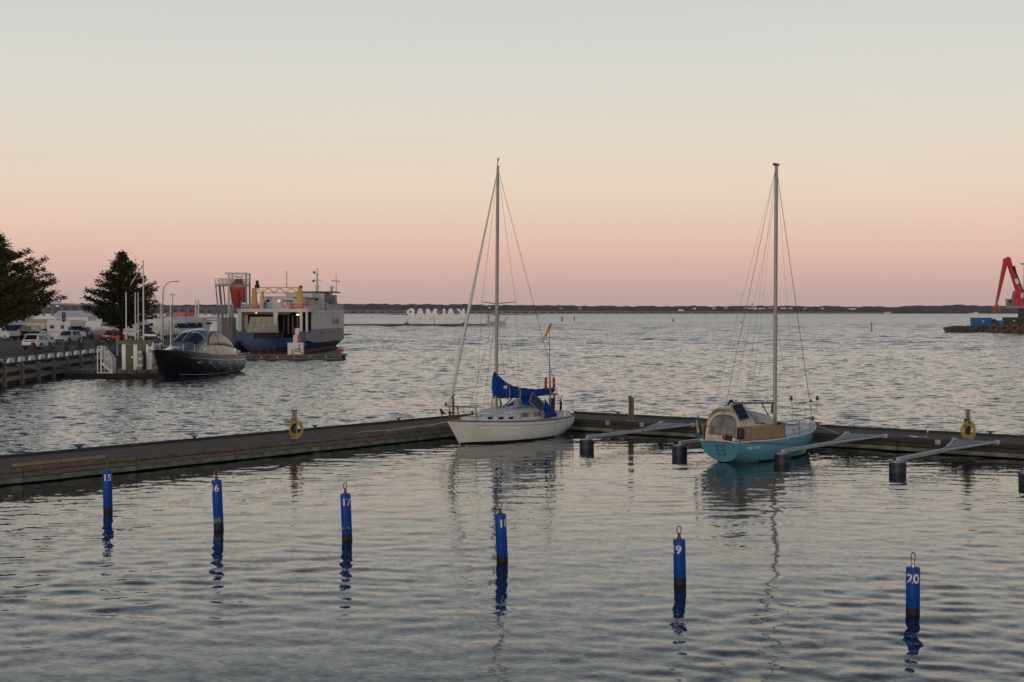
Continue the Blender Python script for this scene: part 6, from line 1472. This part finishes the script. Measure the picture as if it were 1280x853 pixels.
def beam(name, a, b, wa, wb, mat, dep=1.3, y=0):
    ax, az = K(*a); bx_, bz_ = K(*b); d_ = Vector((bx_-ax, 0, bz_-az)); n_ = Vector((-d_.z, 0, d_.x)).normalized()
    A_, B_ = Vector((ax, y, az)), Vector((bx_, y, bz_)); e = Vector((0, dep/2, 0))
    return MB().loft([[A_ - n_*wa - e, A_ + n_*wa - e, A_ + n_*wa + e, A_ - n_*wa + e], [B_ - n_*wb - e*.7, B_ + n_*wb - e*.7, B_ + n_*wb + e*.7, B_ - n_*wb + e*.7]]).build(name, M[mat], cr_, bevel=.08)
beam('boom', (1274, 368), (1259.5, 325), .60, .55, 'crane_red'); beam('stick', (1257, 324), (1246, 377), .60, .26, 'crane_red', 1.1)
MB().loft([[(K(x, y)[0], yy, K(x, y)[1]) for x, y in ((1253.5, 325), (1259, 321.2), (1262, 323), (1264, 331), (1259.5, 333), (1255.5, 331))] for yy in (-.7, .7)]).build('elbow', M['crane_red'], cr_, bevel=.08)
beam('boom_ram', (1278.5, 366), (1266, 333), .22, .18, 'skip_olive', .5, -.2); beam('ram', (1265.5, 333), (1269, 345), .45, .4, 'rubber', .6, -.3); box('boom_badge', M['number_white'], cr_, (K(1269.5, 352)[0], -.72, K(1269.5, 352)[1]), (.9, .06, 1.4), ry=R(-19))
gx, gz = K(1246, 377); tube('grab_link', M['grab_orange'], cr_, [(gx, 0, gz+.4), (gx-.1, 0, gz-1.0)], .35, 6)
for k in range(5):
    a = k*2*math.pi/5 + .3
    MB().tube([(gx + .25*math.cos(a), .25*math.sin(a), gz-1.0), (gx + .95*math.cos(a), .95*math.sin(a), gz-1.9), (gx + .85*math.cos(a), .85*math.sin(a), gz-2.7), (gx + .25*math.cos(a), .25*math.sin(a), gz-3.2)], [.25,.36,.30,.08], 6).build('claw', M['grab_orange'], cr_, smooth=50)
box('slew_platform', M['grey'], cr_, (K(1272, 384)[0], 0, K(1272, 384.2)[1]), (32*s_, 3.6, .5)); beam('turret', (1270, 383), (1271.5, 364), 1.4, .9, 'crane_red', 2.4); box('machine_house', M['crane_red'], cr_, (K(1284, 374)[0], .2, K(1284, 376)[1]), (22*s_, 3.2, 15*s_), bevel=.15); box('house_band', M['flag_yellow'], cr_, (K(1280, 369)[0], -1.45, K(1280, 368)[1]), (14*s_, .08, .35)); box('house_panel', M['white'], cr_, (K(1275, 370)[0], -1.45, K(1275, 370.5)[1]), (.7, .1, .8))
box('cab', M['glass_grey'], cr_, (K(1261, 379)[0], -.6, K(1261, 379.2)[1]), (7.4*s_, 1.8, 8.4*s_), bevel=.12); box('cab_window', M['glass_dark'], cr_, (K(1260, 378)[0], -1.54, K(1260, 377.5)[1]), (4.6*s_, .06, 4.2*s_)); box('cab_roof', M['grey'], cr_, (K(1261, 374.5)[0], -.6, K(1261, 374.6)[1]), (8*s_, 2, .25))
MB().loft([[(K(1273, 408)[0] , -1.4, 0), (K(1290, 408)[0], -1.4, 0), (K(1290, 408)[0], 1.4, 0), (K(1273, 408)[0], 1.4, 0)], [(K(1275, 408)[0], -1.1, K(1275, 385.5)[1]), (K(1288, 408)[0], -1.1, K(1275, 385.5)[1]), (K(1288, 408)[0], 1.1, K(1275, 385.5)[1]), (K(1275, 408)[0], 1.1, K(1275, 385.5)[1])]]).build('pedestal', M['skip_olive'], cr_, bevel=.1)
for k in range(9): tube('rail_post', M['grey'], cr_, [(K(1256+3*k, 385)[0], -1.75, K(1256, 384)[1]), (K(1256+3*k, 385)[0], -1.75, K(1256, 384)[1]+1.1)], .05, 5)
tube('rail', M['grey'], cr_, [(K(1256, 385)[0], -1.75, K(1256, 384)[1]+1.1), (K(1280, 385)[0], -1.75, K(1256, 384)[1]+1.1)], .05, 5)
tp = PD(1280.5, 331, CD+14); t = empty('light_mast', (tp.x, CD+14, BZ), 0, 'grey light mast with flat round head behind the crane', 'light mast'); tube('mast', M['grey'], t, [(0,0,0),(0,0,tp.z-BZ)], [.3,.16], 8); MB().lathe([(.1,0),(1.2,.1),(1.25,.3),(.1,.4)], 14, (0,0,tp.z-BZ)).build('head', M['grey'], t, smooth=40)

# ------------------------------------------------------------------ evening air over the strait
hz_ = MB().box((0, 3450, 46), (12400, 7300, 100)).build('haze', None, None); tag(hz_, kind='stuff')
hm = bpy.data.materials.new('haze'); hm.use_nodes = True; hm.node_tree.nodes.clear()
ho = hm.node_tree.nodes.new('ShaderNodeOutputMaterial'); hv = hm.node_tree.nodes.new('ShaderNodeVolumePrincipled')
hv.inputs['Color'].default_value = (.95, .92, .95, 1); hv.inputs['Density'].default_value = 5.0e-5; hv.inputs['Anisotropy'].default_value = 0.1
hm.node_tree.links.new(hv.outputs[0], ho.inputs['Volume']); hz_.data.materials.append(hm)
